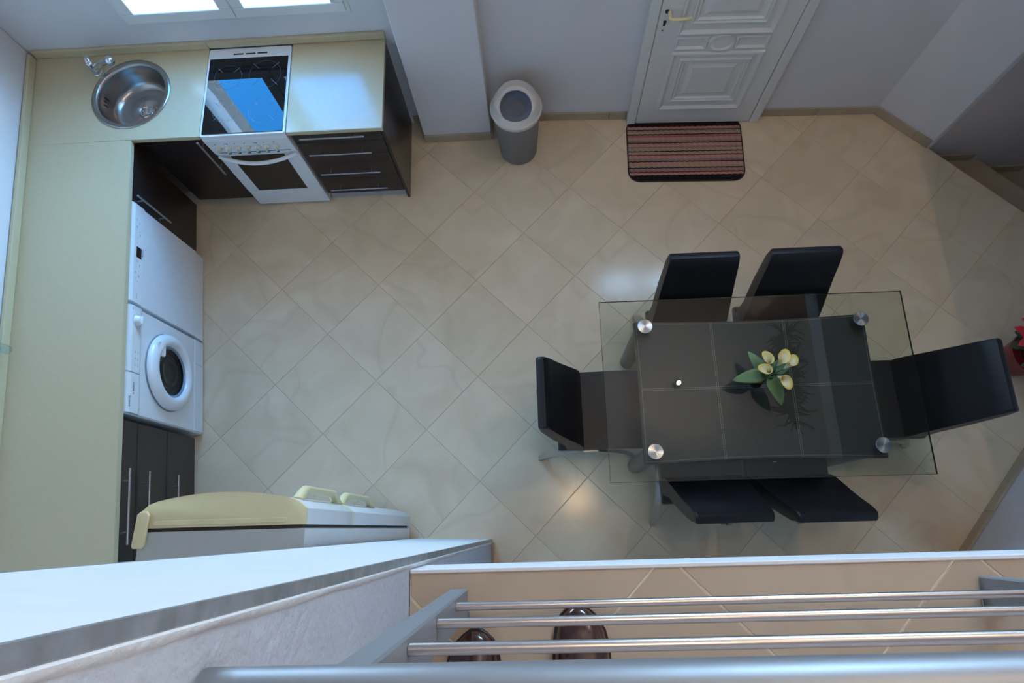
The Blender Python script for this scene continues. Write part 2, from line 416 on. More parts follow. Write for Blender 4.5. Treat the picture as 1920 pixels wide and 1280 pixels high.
# floor
FL_LINE = ((2.8, -.040), (.036, 1.0))                        # back wall line
ST_LINE = ((5.479, -.42), (.7071, .7071))                    # edge of the stair opening
RW_P, RW_D = (5.107, -3.044), (.6601, .7512)
RW_LINE = (RW_P, (RW_D[1], -RW_D[0]))
clips = [FL_LINE, ST_LINE, RW_LINE, ((-.3, 0), (-1, 0)), ((0, -4.3), (0, -1)), ((6.6, 0), (1, 0))]
poly = [(-.3, .06), (8, .06), (8, -4.3), (-.3, -4.3)]
for c in clips: poly = clip_poly(poly, *c)
bm = nb(); prism(bm, poly, -1.75, -.0022)
floor = struct('floor', bm, M_grout)
def under_units(x, y): return (x < .36+.1*(-y-.6) and y > -3.4) or (y > -.5 and x < 1.85) or x < -.02
lay_tiles(floor, M_tile, (1.7326+.4608*math.sqrt(2)/2, -1.2365), .4608*math.sqrt(2)/2, .005, 0, clips, under_units, ((-8, 17), (-12, 6)))

# back wall : one mesh with the three window openings cut (boxes around holes)
def wall_boxes(bm, x0, x1, z0, z1, y0, y1, holes):
    xs = sorted({x0, x1, *[h for w in holes for h in (w[0], w[1]) if x0 < h < x1]})
    for a, b in zip(xs, xs[1:]):
        zz = z0
        for w in sorted([w for w in holes if w[0] <= a+1e-6 and w[1] >= b-1e-6], key=lambda w: w[2]):
            if w[2] > zz: box(bm, a, b, y0, y1, zz, w[2])
            zz = w[3]
        if zz < z1: box(bm, a, b, y0, y1, zz, z1)
bm = nb(); wall_boxes(bm, -.5, 2.0, -.2, CEIL, .0, .25, [WIN_K])
struct('wall_back_kitchen', bm, M_wall)
bm = nb(); wall_boxes(bm, 2.0, 2.55, -.2, CEIL, .0, .25, [])
struct('wall_back_middle', bm, M_wall)
AW = -.036                                                    # the entrance part of the back wall runs slightly off square
wb = struct_empty('wall_back_entrance', (2.5, -.022, 0), AW)
bm = nb(); wall_boxes(bm, 0, 2.72, -.2, CEIL, 0, .2, [(WIN_D[0]-2.5, WIN_D[1]-2.5, WIN_D[2], WIN_D[3])])
obj('wall_face', bm, M_wall, wb)
# square column between kitchen and entrance
bm = nb(); box(bm, 2.038, 2.508, -.165, .1, -.1, CEIL, .004)
struct('pillar_column', bm, M_wall)
# corner chamfer wall
bm = nb(); prism(bm, [(5.165, -.118), (5.467, -.408), (5.60, -.38), (5.40, .10), (5.165, .10)], -1.2, CEIL)
struct('wall_corner', bm, M_wall)
# stair side wall
bm = nb(); box(bm, 5.467, 7.2, -.400, -.2, -1.6, CEIL)
struct('wall_stairs', bm, mat('stair_wall_paint', rgb(196, 186, 182), .8, noise_amt=.04, noise_scale=4, bump=.08, bump_scale=90))
bm = nb(); wall_boxes(bm, .41, 4.3, -1.6, CEIL, 0, .2, [])
bmesh.ops.transform(bm, matrix=Matrix(((0, 1, 0, 6.75), (-1, 0, 0, 0), (0, 0, 1, 0), (0, 0, 0, 1))), verts=bm.verts)
struct('wall_right', bm, M_wall)
# 45 degree wall at the lower right
bm = nb(); e = 2.2; q = (RW_D[1]*.15, -RW_D[0]*.15)
prism(bm, [(RW_P[0]-RW_D[0]*1.6, RW_P[1]-RW_D[1]*1.6), (RW_P[0]+RW_D[0]*e, RW_P[1]+RW_D[1]*e), (RW_P[0]+RW_D[0]*e+q[0], RW_P[1]+RW_D[1]*e+q[1]), (RW_P[0]-RW_D[0]*1.6+q[0], RW_P[1]-RW_D[1]*1.6+q[1])], -.1, 2.2)
struct('wall_angled', bm, M_wall)
# left wall (leans 0.103 rad off square)
PHI = .103
L0 = Vector((.485, -.616, 0)); NL = Vector((math.cos(PHI), math.sin(PHI), 0)); DL = Vector((math.sin(PHI), -math.cos(PHI), 0))
def LP(s, o=0, z=0): return L0 + DL*s + NL*o + Vector((0, 0, z))
a = LP(-.68, -.628); b = LP(4.2, -.628)
bm = nb(); prism(bm, [(a.x, a.y), (b.x, b.y), (b.x-.2, b.y), (a.x-.2, a.y)], -.2, CEIL)
struct('wall_left', bm, M_wall)
bm = nb(); box(bm, -.6, 6.95, -4.5, -4.3, -1.6, CEIL)
struct('wall_front', bm, M_wall)
bm = nb(); box(bm, -.6, 7.0, -4.5, .25, CEIL, CEIL+.15)
struct('ceiling', bm, M_wall)
# full height pier between kitchen niche and balcony, with metal corner bead
PX0, PX1, PY = 2.023, 2.461, -2.876
PYL = -2.860
bm = nb(); prism(bm, [(PX0, -3.5), (PX1-.001, -3.5), (PX1-.001, PY), (PX0, PYL)], -.05, CEIL)
pier = struct('pier', bm, M_plaster)
bm = nb(); prism(bm, [(PX0+.001, PYL-.004), (PX1-.002, PY-.004), (PX1-.002, PY+.0018), (PX0+.001, PYL+.0018)], 0, CEIL-.001)
obj('smooth_face', bm, mat('skim_paint', rgb(236, 240, 244), .45), pier)
bm = nb(); box(bm, PX1-.003, PX1, PY-.0145, PY+.003, 0, CEIL-.001, .001); obj('corner_bead', bm, M_bead, pier)
bm = nb(); box(bm, PX0-.003, PX0+.002, PYL-.012, PYL+.003, 0, CEIL-.001, .001); obj('corner_bead', bm, M_bead, pier)
bm = nb(); rb0 = random.Random(11); zz = [k*.12 for k in range(int(CEIL/.12))]; prev = None
for z in zz:
    w_ = .006+.004*rb0.random(); d_ = .0015+.0015*rb0.random()
    q4 = [bm.verts.new(p) for p in ((PX1-.0012, PY-.0145, z), (PX1+d_, PY-.0165, z), (PX1+d_*.8, PY-.0165-w_*.6, z), (PX1-.0012, PY-.0170-w_, z))]
    if prev: bridge(bm, prev, q4)
    prev = q4
obj('plaster_ridge', bm, mat('fresh_plaster', rgb(236, 240, 244), .7, bump=.5, bump_scale=120), pier, smooth=True, shade_angle=60)
bm = nb(); box(bm, PX1-.001, PX1+.012, -3.5, PY-.02, 0, .075, .002); obj('skirting_tile', bm, M_skirt, pier)
bm = nb(); box(bm, -.4, PX0, -3.62, -3.5, -.1, 2.25); struct('wall_niche', bm, M_wall)
# landing over the stairs and right side
bm = nb(); box(bm, 4.95, 6.75, -4.3, -.135, 2.35, 2.55); struct('landing_slab', bm, M_wall)

# balcony
BZ = 2.45
bm = nb(); box(bm, PX1+.001, 4.945, -4.3, -2.903, BZ-.20, BZ-.0028)
bm2 = bm; box(bm2, PX1+.001, 4.945, -2.911, -2.902, BZ-.20, BZ+.002, .0015)
bal = struct('balcony_floor', bm2, mat('balcony_edge_plaster', rgb(232, 234, 238), .6))
bm = nb(); box(bm, PX1+.002, 4.94, -4.29, -2.9115, BZ-.02, BZ-.0022); obj('grout_bed', bm, M_grout_w, bal)
lay_tiles(bal, M_btile, (3.038+.6527/2, -2.882), .6527/2, 0.0, BZ, [((0, -2.9125), (0, 1)), ((PX1+.003, 0), (-1, 0)), ((4.94, 0), (1, 0)), ((0, -4.29), (0, -1))], lambda x, y: False, ((-3, 9), (-5, 1)), joint=.005)

# stairs descending to the right
bm = nb(); box(bm, 4.0, 7.0, -4.4, -.2, -1.75, -1.6); struct('stair_pit_base', bm, M_wall)
stairs = struct_empty('stairs')
M_step = tile_mat('step_tile', rgb(186, 166, 142), rgb(150, 128, 100), .3, .08)
n45 = Vector((.7071, .7071)); t45 = Vector((.7071, -.7071)); S0 = Vector((5.479, -.42))
for k in range(5):
    z = -.19*(k+1); o0 = .325*k - .02; o1 = .325*(k+1)
    pl = []
    for o_, s_ in ((o0, -1.4), (o1, -1.4), (o1, 2.2), (o0, 2.2)):
        p_ = S0 + n45*o_ + t45*s_; pl.append((p_.x, p_.y))
    pl = clip_poly(pl, (0, -.405), (0, 1)); pl = clip_poly(pl, (6.74, 0), (1, 0))
    if len(pl) > 2:
        bm = nb(); prism(bm, pl, z-.17, z, bev=.003, seg=1); obj('step', bm, M_step, stairs)

# skirting pieces
def skirt_run(name, p0, p1, h=.078, th=.012, z=0, piece=.46, inward=None, start=.0):
    p0, p1 = Vector(p0), Vector(p1); d = (p1-p0); Ln = d.length; d.normalize()
    root = struct_empty(name, (p0.x, p0.y, z), math.atan2(d.y, d.x))
    x = 0; nx = start or piece
    while x < Ln-1e-4:
        x1 = min(nx, Ln); bm = nb()
        box(bm, x+.0012, x1-.0012, -th, -.0005, 0, h, .002)
        obj('skirting_tile', bm, M_skirt, root); x = x1; nx = x+piece
    return root
def wp(x): return (x, -.022+math.tan(AW)*(x-2.5))
skirt_run('baseboard_entrance_left', wp(2.515), wp(3.455), start=.36)
skirt_run('baseboard_entrance_right', wp(4.362), wp(5.16), start=.40)
skirt_run('baseboard_corner', (5.165, -.118), (5.467, -.408), start=.30)
skirt_run('baseboard_column', (2.038, -.165), (2.508, -.165), start=.47)
skirt_run('baseboard_column_side', (2.508, -.177), (2.508, -.035)).rotation_euler = (0, 0, PI/2)
skirt_run('baseboard_stairs', (5.50, -.400), (5.87, -.400), z=-.19, start=.37)
skirt_run('baseboard_stairs', (5.90, -.400), (6.34, -.400), z=-.38, start=.5)
bb = struct_empty('baseboard_angled', (RW_P[0]-RW_D[0]*.6, RW_P[1]-RW_D[1]*.6, 0), math.atan2(RW_D[1], RW_D[0]))
for k in range(5):
    bm = nb(); box(bm, k*.46+.001, k*.46+.459, 0.0005, .016, 0, .078, .002); obj('skirting_tile', bm, M_skirt, bb)
skirt_run('baseboard_behind', (1.955, -.0), (2.036, -.0))

# ------------------------------------------------------------------ windows
def upvc_window(name, w, y, sashes, rail=.07, handle=True):
    x0, x1, z0, z1 = w
    root = struct_empty(name)
    bm = nb()
    f = .035
    for a in ((x0, x1, z0, z0+f), (x0, x1, z1-f, z1), (x0, x0+f, z0+f, z1-f), (x1-f, x1, z0+f, z1-f)):
        box(bm, a[0], a[1], y-.008, y+.06, a[2], a[3], .004)
    obj('window_frame', bm, M_white2, root)
    xi0, xi1 = x0+.02, x1-.02; n = sashes; wdt = (xi1-xi0)/n
    for k in range(n):
        a0, a1 = xi0+k*wdt+.002, xi0+(k+1)*wdt-.002; c0, c1 = z0+.02, z1-.02
        bm = nb()
        for r_ in ((a0, a1, c0, c0+rail), (a0, a1, c1-rail, c1), (a0, a0+rail, c0+rail, c1-rail), (a1-rail, a1, c0+rail, c1-rail)):
            box(bm, r_[0], r_[1], y-.022, y+.045, r_[2], r_[3], .006, 2)
        sash = obj('sash', bm, M_white2, root)
        if name == 'window_1':
            bm = nb(); box(bm, a0+.02, a1-.02, .068, .076, 1.0592, 1.090, .001); box(bm, a0+.02, a1-.02, .105, .111, 1.0592, 1.078, .001); box(bm, a0+.02, a0+.03, .076, .105, 1.0592, 2.05, .002); box(bm, a1-.03, a1-.02, .076, .105, 1.0592, 2.05, .002); obj('screen_frame', bm, M_white2, root)
        bm = nb(); box(bm, a0+rail-.005, a1-rail+.005, y+.01, y+.016, c0+rail-.005, c1-rail+.005); obj('pane', bm, M_pane, sash)
    bm = nb(); box(bm, x0-.02, x1+.02, y+.06, .36, z0-.03, z0+.012, .004); obj('sill', bm, M_marble, root)
    return root
upvc_window('window_1', WIN_K, .0, 2)
upvc_window('window_2', WIN_D, -.05, 2)
bm = nb(); box(bm, .10, .46, .26, .46, .6, 4.2); struct('outside_wall', bm, M_ext)

# ------------------------------------------------------------------ entrance door
door = struct_empty('door_1', (2.5, -.022, 0), AW)
DX0, DX1 = 1.020, 1.806; YF = -.050        # leaf edges, leaf face (local)
bm = nb()
for a in ((DX0-.060, DX0-.001), (DX1+.001, DX1+.062)): box(bm, a[0], a[1], -.056, -.0005, 0, 2.16, .006, 2)
box(bm, DX0-.060, DX1+.062, -.056, -.0005, 2.10, 2.18, .006, 2)
obj('door_frame', bm, M_door, door)
bm = nb(); box(bm, DX0+.002, DX1-.002, YF, -.002, .006, 2.098, .003)
leaf = obj('door_leaf', bm, M_door, door)
def relx(x): return x-2.5
prof = [(0, 0), (.15, .012), (.45, .014), (.75, .006), (1, 0)]
def moulding(x0, x1, z0, z1, w, p=1.0):
    bm = nb(); frame_ring(bm, relx(x0), relx(x1), z0, z1, w, [(t, h*p) for t, h in prof], YF-.0004); obj('moulding', bm, M_door, leaf, smooth=False)
for z0, z1 in ((.165, .715), (.855, 1.95)):
    moulding(3.640, 4.195, z0, z1, .035, 1.1)
    moulding(3.700, 4.135, z0+.085, z1-.055, .028, 1.0)
    moulding(3.722, 4.113, z0+.108, z1-.078, .022, .8)
    bm = nb(); frame_ring(bm, relx(3.765), relx(4.07), z0+.15, z1-.105, .03, [(0, 0), (1, .011)], YF-.0004)
    v4 = [bm.verts.new((relx(x), YF-.0114, z)) for x, z in ((3.795, z0+.18), (4.04, z0+.18), (4.04, z1-.135), (3.795, z1-.135))]; bm.faces.new(v4)
    obj('raised_panel', bm, M_door, leaf)
# middle band with the round boss
bm = nb()
for x0, x1 in ((3.645, 3.835), (3.995, 4.19)):
    frame_ring(bm, relx(x0), relx(x1), .735, .842, .022, [(t, h*.8) for t, h in prof], YF-.0004)
obj('band_moulding', bm, M_door, leaf)
bm = nb()
rows = []
for t, p_ in ((1.0, 0), (.93, .014), (.80, .014), (.70, .006), (.0, .006)):
    rows.append([bm.verts.new((relx(3.915)+.082*t*math.cos(k*PI/16), YF-.0004-p_, .788+.068*t*math.sin(k*PI/16))) for k in range(32)])
for a, b in zip(rows, rows[1:]): bridge(bm, a, b)
obj('oval_boss', bm, M_door, leaf)
bm = nb()
tube(bm, [(relx(3.572), YF, 1.035), (relx(3.572), YF-.05, 1.035), (relx(3.585), YF-.058, 1.034), (relx(3.64), YF-.055, 1.032), (relx(3.69), YF-.045, 1.030)], [.011, .011, .011, .010, .009], 12, flat=.8)
obj('door_handle', bm, M_cream, leaf, smooth=True)
bm = nb(); tube(bm, [(relx(3.560), YF-.001, 1.035), (relx(3.560), YF-.006, 1.035)], .013, 16)
box(bm, relx(3.552), relx(3.566), YF-.003, YF, .925, .955, .001); tube(bm, [(relx(3.559), YF-.003, .957), (relx(3.559), YF, .957)], .010, 12)
tube(bm, [(relx(3.556), YF-.003, .890), (relx(3.556), YF, .890)], .005, 8)
obj('keyhole', bm, M_seam, leaf)

# ------------------------------------------------------------------ kitchen worktops
H = .844; TH = .030
sink_c = (.444, -.306); HR = .205
hole = [(sink_c[0]+HR*math.cos(2*PI*k/48), sink_c[1]+HR*math.sin(2*PI*k/48)) for k in range(48)]
cnr = LP(-.006, -.003)                  # inner corner
wl_ = lambda s, o=0: (LP(s, o).x, LP(s, o).y)
def line_at_y(o, y):                     # x of the left-run line at offset o for a given y
    p = LP(0, o); t = (p.y - y)/math.cos(PHI); return (p + DL*t).x
t1 = thing('worktop', 'cream worktop corner piece holding the round sink', 'worktop', (0, 0, 0))
bm = nb()
outer = [(line_at_y(-.618, -.006), -.006), (.884, -.006), (.884, -.616), (.4855, -.616), (line_at_y(-.618, -.622), -.622)]
plate_with_hole(bm, outer, hole, H-TH, H)
obj('board', bm, M_counter, t1)
bm = nb(); box(bm, .4855, .884, -.6185, -.616, H-TH, H, .0008); obj('edging', bm, M_counter_edge, t1)
bm = nb(); box(bm, line_at_y(-.60, -.02), .884, -.022, -.002, H+.0005, H+.052, .004, 2); obj('upstand', bm, M_counter_edge, t1)
t2 = thing('worktop', 'long cream worktop along the left wall above the washing machine', 'worktop', (LP(0).x, LP(0).y, 0), PHI)
bm = nb(); ye = -3.0
cs, sn = math.cos(PHI), math.sin(PHI)
def to_l(x, y): dx, dy = x-L0.x, y-L0.y; return (dx*cs+dy*sn, -dx*sn+dy*cs)
prism(bm, [(-.0005, -2.9), to_l(.4847, -.6186), to_l(line_at_y(-.618, -.6226), -.6226), (-.618, -2.9)], H-TH, H)
obj('board', bm, M_counter, t2)
bm = nb(); box(bm, 0, .0025, -2.9, -.0085, H-TH, H, .0008); obj('edging', bm, M_counter_edge, t2)
bm = nb(); box(bm, -.622, -.600, -2.9, .655, H+.0005, H+.052, .004, 2); obj('upstand', bm, M_counter_edge, t2)
t3 = thing('worktop', 'short cream worktop right of the white cooker with a window gleam', 'worktop', (0, 0, 0))
bm = nb(); box(bm, 1.389, 1.941, -.620, -.006, H-TH, H, .001); obj('board', bm, M_counter, t3)
bm = nb(); box(bm, 1.389, 1.941, -.6228, -.6203, H-TH, H, .0008); obj('edging', bm, M_counter_edge, t3)
bm = nb(); box(bm, .886, 1.945, -.022, -.002, H+.0035, H+.052, .004, 2); obj('upstand', bm, M_counter_edge, t3)

# sink
sk = thing('kitchen_sink', 'round brushed steel sink bowl set into the cream worktop', 'sink', (*sink_c, H))
bm = nb()
R0 = .236
prof_s = [(R0, .0008), (R0-.002, .004), (.225, .006), (.212, .005), (.206, .001), (.200, -.012), (.192, -.06), (.186, -.115), (.175, -.142), (.150, -.158), (.10, -.164), (.045, -.168), (.042, -.172)]
lathe(bm, prof_s, n=64, close_top=False, close_bot=False)
o = obj('bowl', bm, M_steel, sk, smooth=True, shade_angle=60)
sd = o.modifiers.new('thick', 'SOLIDIFY'); sd.thickness = .0015; sd.offset = -1
bm = nb(); lathe(bm, [(.046, -.1675), (.044, -.1655), (.036, -.167), (.034, -.174), (.022, -.176), (.020, -.171), (.010, -.170), (.009, -.164), (.0, -.163)], n=32, close_top=False, close_bot=False)
obj('drain', bm, M_chrome, sk, smooth=True)
bm = nb()
for k in range(3): box(bm, -.002, .002, -.003, .003, -.016, .016, .001, M=Matrix.Rotation(PI+.12*(k-1), 4, 'Z') @ Matrix.Translation((.190, 0, -.065)))
obj('overflow_slot', bm, M_seam, sk)
# mixer tap
tp = thing('mixer_tap', 'chrome mixer tap beside the round sink', 'tap', (.222, -.145, H+.0005))
bm = nb(); lathe(bm, [(.028, 0), (.028, .006), (.0225, .010), (.0225, .085), (.020, .092), (.012, .097)], n=24); obj('base', bm, M_chrome, tp, smooth=True)
bm = nb(); tube(bm, [(0, 0, .045), (.030, -.004, .065), (.080, -.013, .095), (.130, -.024, .120), (.150, -.028, .128)], [.015, .016, .018, .022, .024], 16)
bmesh.ops.create_uvsphere(bm, u_segments=20, v_segments=12, radius=.028, matrix=Matrix.Translation((.158, -.030, .130)))
obj('spout', bm, M_chrome, tp, smooth=True)
bm = nb(); tube(bm, [(0, 0, .090), (-.003, .012, .102), (-.008, .030, .108)], [.019, .018, .013], 14, flat=.8); obj('lever', bm, M_chrome, tp, smooth=True)

# clear plastic bottle lying on the left worktop edge
bt = thing('plastic_bottle', 'small clear plastic bottle with dark cap against the left upstand', 'bottle', (-.02, -1.842, H+.002), math.radians(-20))
bm = nb(); rr = [(.020, 0), (.022, .008), (.023, .05), (.022, .085), (.014, .10), (.010, .104)]
lathe(bm, rr, n=20); bmesh.ops.transform(bm, matrix=Matrix.Translation((.095, 0, .024)) @ Matrix.Rotation(-PI/2, 4, 'Y'), verts=bm.verts)
obj('bottle_body', bm, M_clear, bt, smooth=True)
bm = nb(); lathe(bm, [(.012, 0), (.013, .003), (.013, .014), (.011, .016)], n=20); bmesh.ops.transform(bm, matrix=Matrix.Translation((-.009, 0, .024)) @ Matrix.Rotation(-PI/2, 4, 'Y'), verts=bm.verts)
obj('cap', bm, M_black, bt, smooth=True)
bt.location = (-.018, -1.842, H+.052)

# ------------------------------------------------------------------ cabinets
def bar_handle(parent, p0, p1, out, r=.006):
    p0, p1, out = Vector(p0), Vector(p1), Vector(out)
    bm = nb(); d = (p1-p0).normalized()
    tube(bm, [p0, p1], r, 10)
    for p in (p0+d*.06, p1-d*.06): tube(bm, [p, p-out], r*.7, 8)
    return obj('handle', bm, M_satin, parent, smooth=True)
# drawers right of cooker
cb = thing('drawer_cabinet', 'dark wood four-drawer cabinet right of the white cooker', 'cabinet', (1.391, 0, 0))
bm = nb(); box(bm, .003, .543, -.578, -.004, .10, H-TH-.001); obj('carcass', bm, M_wood, cb)
bm = nb(); box(bm, .5435, .561-.017, -.600, -.0, 0.0, H-TH-.001); 
bm.free()
bm = nb(); box(bm, .528, .545, -.598, -.004, .0, H-TH-.001, .001)
bmesh.ops.translate(bm, vec=(.0, 0, 0), verts=bm.verts); obj('side_panel', bm, M_wood, cb)
bm = nb(); box(bm, .004, .525, -.572, -.55, 0, .098, .001); obj('plinth', bm, M_plinth, cb)
zs = [.103, .318, .566, .700, .812]
hz = [.215, .412, .630, .797]
for k in range(4):
    bm = nb(); box(bm, .005, .525, -.600, -.580, zs[k]+.002, zs[k+1]-.002, .0015); dr = obj('drawer', bm, M_wood, cb)
    bar_handle(dr, (.060, -.640, hz[k]), (.437, -.640, hz[k]), (0, -.040, 0))
# door cabinet between corner and cooker
cb = thing('corner_cabinet', 'dark wood cupboard under the sink left of the cooker', 'cabinet', (.40, 0, 0))
bm = nb(); box(bm, .285, .480, -.578, -.56, .10, H-TH-.001); obj('carcass', bm, M_wood, cb)
bm = nb(); box(bm, .10, .479, -.600, -.5795, .103, H-TH-.004, .0015); dr = obj('cabinet_door', bm, M_wood, cb)
bar_handle(dr, (.462, -.640, .815), (.462, -.640, .47), (0, -.040, 0))
bm = nb(); box(bm, .0, .480, -.53, -.515, 0, .098, .001); obj('plinth', bm, M_plinth, cb)
# left run units: local x = out of the wall, local -y = along the run
def left_unit(name, label, cat, s, grp=None): return thing(name, label, cat, tuple(LP(s)), PHI, grp)
cb = left_unit('corner_cabinet', 'dark wood corner cupboard beside the dishwasher', 'cabinet', 0)
bm = nb(); box(bm, -.40, -.022, -.368, .0, .10, H-TH-.001); obj('carcass', bm, M_wood, cb)
bm = nb(); box(bm, -.020, -.002, -.368, -.022, .103, H-TH-.004, .0015); dr = obj('cabinet_door', bm, M_wood, cb)
bar_handle(dr, (.036, -.350, .815), (.036, -.350, .48), (.038, 0, 0))
bm = nb(); box(bm, -.09, -.075, -.368, .02, 0, .098, .001); obj('plinth', bm, M_plinth, cb)
# drawers beyond the washing machine
cb = left_unit('drawer_cabinet', 'dark wood three-drawer cabinet between washing machine and fridge', 'cabinet', 1.622)
bm = nb(); box(bm, -.56, -.022, -.90, .0, .10, H-TH-.001); obj('carcass', bm, M_wood, cb)
bm = nb(); box(bm, -.07, -.055, -.90, .0, 0, .098, .001); obj('plinth', bm, M_plinth, cb)
for z0, z1, hz_ in ((.103, .405, .347), (.405, .685, .626), (.685, .812, .803)):
    bm = nb(); box(bm, -.020, -.001, -.898, -.003, z0+.002, z1-.002, .0015); dr = obj('drawer', bm, M_wood, cb)
    bar_handle(dr, (.034, -.252, min(hz_, .795)), (.034, -.622, min(hz_, .795)), (.036, 0, 0))

# ------------------------------------------------------------------ cooker
ck = thing('cooker', 'white freestanding cooker with black ceramic hob and glass oven door', 'cooker', (.8875, 0, 0))
W = .497
bm = nb(); box(bm, 0, W, -.575, -.03, .02, H-.022, .004); obj('body', bm, M_white, ck)
bm = nb(); prism(bm, roundrect(.0, W, -.625, -.028, .012, 4), H-.022, H+.004, bev=.003); obj('hob_surround', bm, M_white, ck)
bm = nb(); prism(bm, roundrect(.014, W-.014, -.612, -.102, .004, 2), H+.0045, H+.009, bev=.001, seg=1); hob = obj('hob_glass', bm, M_ceran, ck)
for k in range(3):
    bm = nb(); box(bm, .150+k*.072, .210+k*.072, -.076, -.066, H+.004, H+.0048, .0004); obj('vent_slot', bm, M_seam, ck)
for cx, cy, r in ((.135, -.235, .082), (.355, -.225, .095), (.135, -.465, .072), (.360, -.470, .085)):
    bm = nb()
    A = ring(bm, (cx, cy, H+.0094), r, 48); B = ring(bm, (cx, cy, H+.0094), r-.0012, 48); bridge(bm, A, B)
    for q in range(4):
        a = PI/4+q*PI/2
        box(bm, -.0012, .0012, r*.55, r*1.15, H+.0092, H+.0095, 0, M=Matrix.Translation((cx, cy, 0)) @ Matrix.Rotation(a, 4, 'Z'))
    obj('burner_marking', bm, M_mark, hob)
bm = nb(); prism(bm, [(-.575, H-.023), (-.622, H-.023), (-.626, .80), (-.618, .652), (-.575, .652)], .001, W-.001, 'x', bev=.002, seg=1); cp = obj('control_panel', bm, M_white, ck)
bm = nb(); box(bm, .03, W-.03, -.6225, -.620, .672, .6745); obj('panel_line', bm, M_print, ck)
for k in range(7):
    x = .054+k*.0575
    bm = nb(); lathe(bm, [(.0175, 0), (.0165, .010), (.013, .014), (.012, .016)], n=20); box(bm, -.0045, .0045, -.016, .016, .012, .026, .003, 2)
    bmesh.ops.transform(bm, matrix=Matrix.Translation((x, -.624, .722)) @ Matrix.Rotation(PI/2, 4, 'X'), verts=bm.verts); obj('knob', bm, M_knob, cp, smooth=True)
    bm = nb(); box(bm, x-.003, x+.003, -.6268, -.6255, .766, .770); 
    if k in (1, 4): box(bm, x+.008, x+.016, -.6268, -.6255, .764, .770)
    obj('printed_mark', bm, M_print, cp)
for k in range(6):
    bm = nb(); box(bm, .085+k*.058, .103+k*.058, -.6215, -.617, .657, .663); obj('vent_slot', bm, M_seam, ck)
bm = nb(); box(bm, .002, W-.002, -.612, -.577, .205, .640, .004, 2); od = obj('oven_door', bm, M_white, ck)
bm = nb(); box(bm, .078, .404, -.6142, -.611, .215, .625, .001); obj('oven_window', bm, M_ovenglass, od)
bm = nb()
pts = []
for k in range(17):
    t = k/16; pts.append((.012+t*(W-.024), -.614-.052*math.sin(PI*t)**.8, .628-.012*math.sin(PI*t)))
tube(bm, pts, .013, 12, flat=.8); obj('oven_handle', bm, M_white, od, smooth=True)
bm = nb(); box(bm, .002, W-.002, -.610, -.577, .022, .200, .005, 2); obj('storage_drawer', bm, M_white, ck)
for x in (.03, W-.03):
    for y in (-.56, -.06):
        bm = nb(); tube(bm, [(x, y, 0), (x, y, .022)], .015, 10); obj('foot', bm, M_seam, ck)

# ------------------------------------------------------------------ dishwasher
dw = left_unit('dishwasher', 'white dishwasher with a small black display under the left worktop', 'dishwasher', .375)
bm = nb(); box(bm, -.56, -.022, -.598, .0, .02, .812, .002); obj('body', bm, M_white, dw)
bm = nb(); box(bm, -.021, .004, -.597, -.002, .115, .698, .004, 2); obj('front_door', bm, M_white, dw)
bm = nb(); prism(bm, [(.0, .702), (.010, .706), (.010, .79), (.003, .811), (-.021, .811), (-.021, .702)], -.597, -.002, 'y', bev=.002, seg=1); fc = obj('control_fascia', bm, M_white, dw)
bm = nb(); box(bm, .0095, .0108, -.327, -.262, .722, .768, .0004); obj('display', bm, M_black, fc)
bm = nb()
for y, z, r in ((-.145, .770, .006), (-.185, .742, .006), (-.165, .742, .003), (-.42, .770, .006), (-.435, .742, .006), (-.205, .760, .003)):
    A = ring(bm, (.0108, y, z), r, 14, (Vector((0, 1, 0)), Vector((0, 0, 1)))); B = ring(bm, (.0108, y, z), r*.7, 14, (Vector((0, 1, 0)), Vector((0, 0, 1)))); bridge(bm, A, B)
for y, z, a in ((-.10, .772, .010), (-.115, .748, .008), (-.24, .765, .006), (-.35, .765, .014), (-.35, .752, .010), (-.37, .735, .014), (-.455, .765, .008), (-.47, .75, .006), (-.555, .755, .030)):
    box(bm, .0098, .0109, y-a/2, y+a/2, z-.0009, z+.0009)
obj('printed_mark', bm, M_print, fc)['kind'] = 'stuff'
TM = lambda x, y, z: Matrix.Translation((x, y, z)) @ Matrix(((0, 0, 1, 0), (1, 0, 0, 0), (0, 1, 0, 0), (0, 0, 0, 1)))
text_part('brand_lettering', 'BOSCH', .013, M_blueprint, fc, TM(.0106, -.285, .712))
bm = nb(); box(bm, -.045, -.003, -.597, -.002, .008, .110, .003); obj('kick_panel', bm, M_white, dw)
# ------------------------------------------------------------------ washing machine
wm = left_unit('washing_machine', 'white front-loading washing machine with round door ajar to the floor side', 'washing machine', .992)
wm['label'] = 'white front-loading washing machine with round glass porthole under the left worktop'
bm = nb(); box(bm, -.56, -.002, -.598, -.0, .01, .812, .006, 2); obj('body', bm, M_white, wm)
bm = nb()
pl = [(-.020, .702), (.012, .702), (.018, .72), (.018, .79), (.010, .811), (-.020, .811)]
prism(bm, pl, -.375, -.003, 'y', bev=.003, seg=2); fc = obj('control_fascia', bm, M_white, wm)
bm = nb(); prism(bm, pl, -.594, -.379, 'y', bev=.003, seg=2); ds = obj('detergent_drawer', bm, M_white, wm)
bm = nb(); box(bm, .010, .0192, -.565, -.425, .706, .722, .002); obj('drawer_grip', bm, mat('shaded_grip', rgb(200, 206, 214), .5), ds)
bm = nb(); lathe(bm, [(.030, 0), (.028, .010), (.024, .022), (.018, .026)], n=28); box(bm, -.005, .005, -.024, .024, .020, .034, .004, 2)
bmesh.ops.transform(bm, matrix=Matrix.Translation((.018, -.085, .752)) @ Matrix.Rotation(PI/2, 4, 'Y'), verts=bm.verts); obj('dial', bm, M_white, fc, smooth=True)
bm = nb()
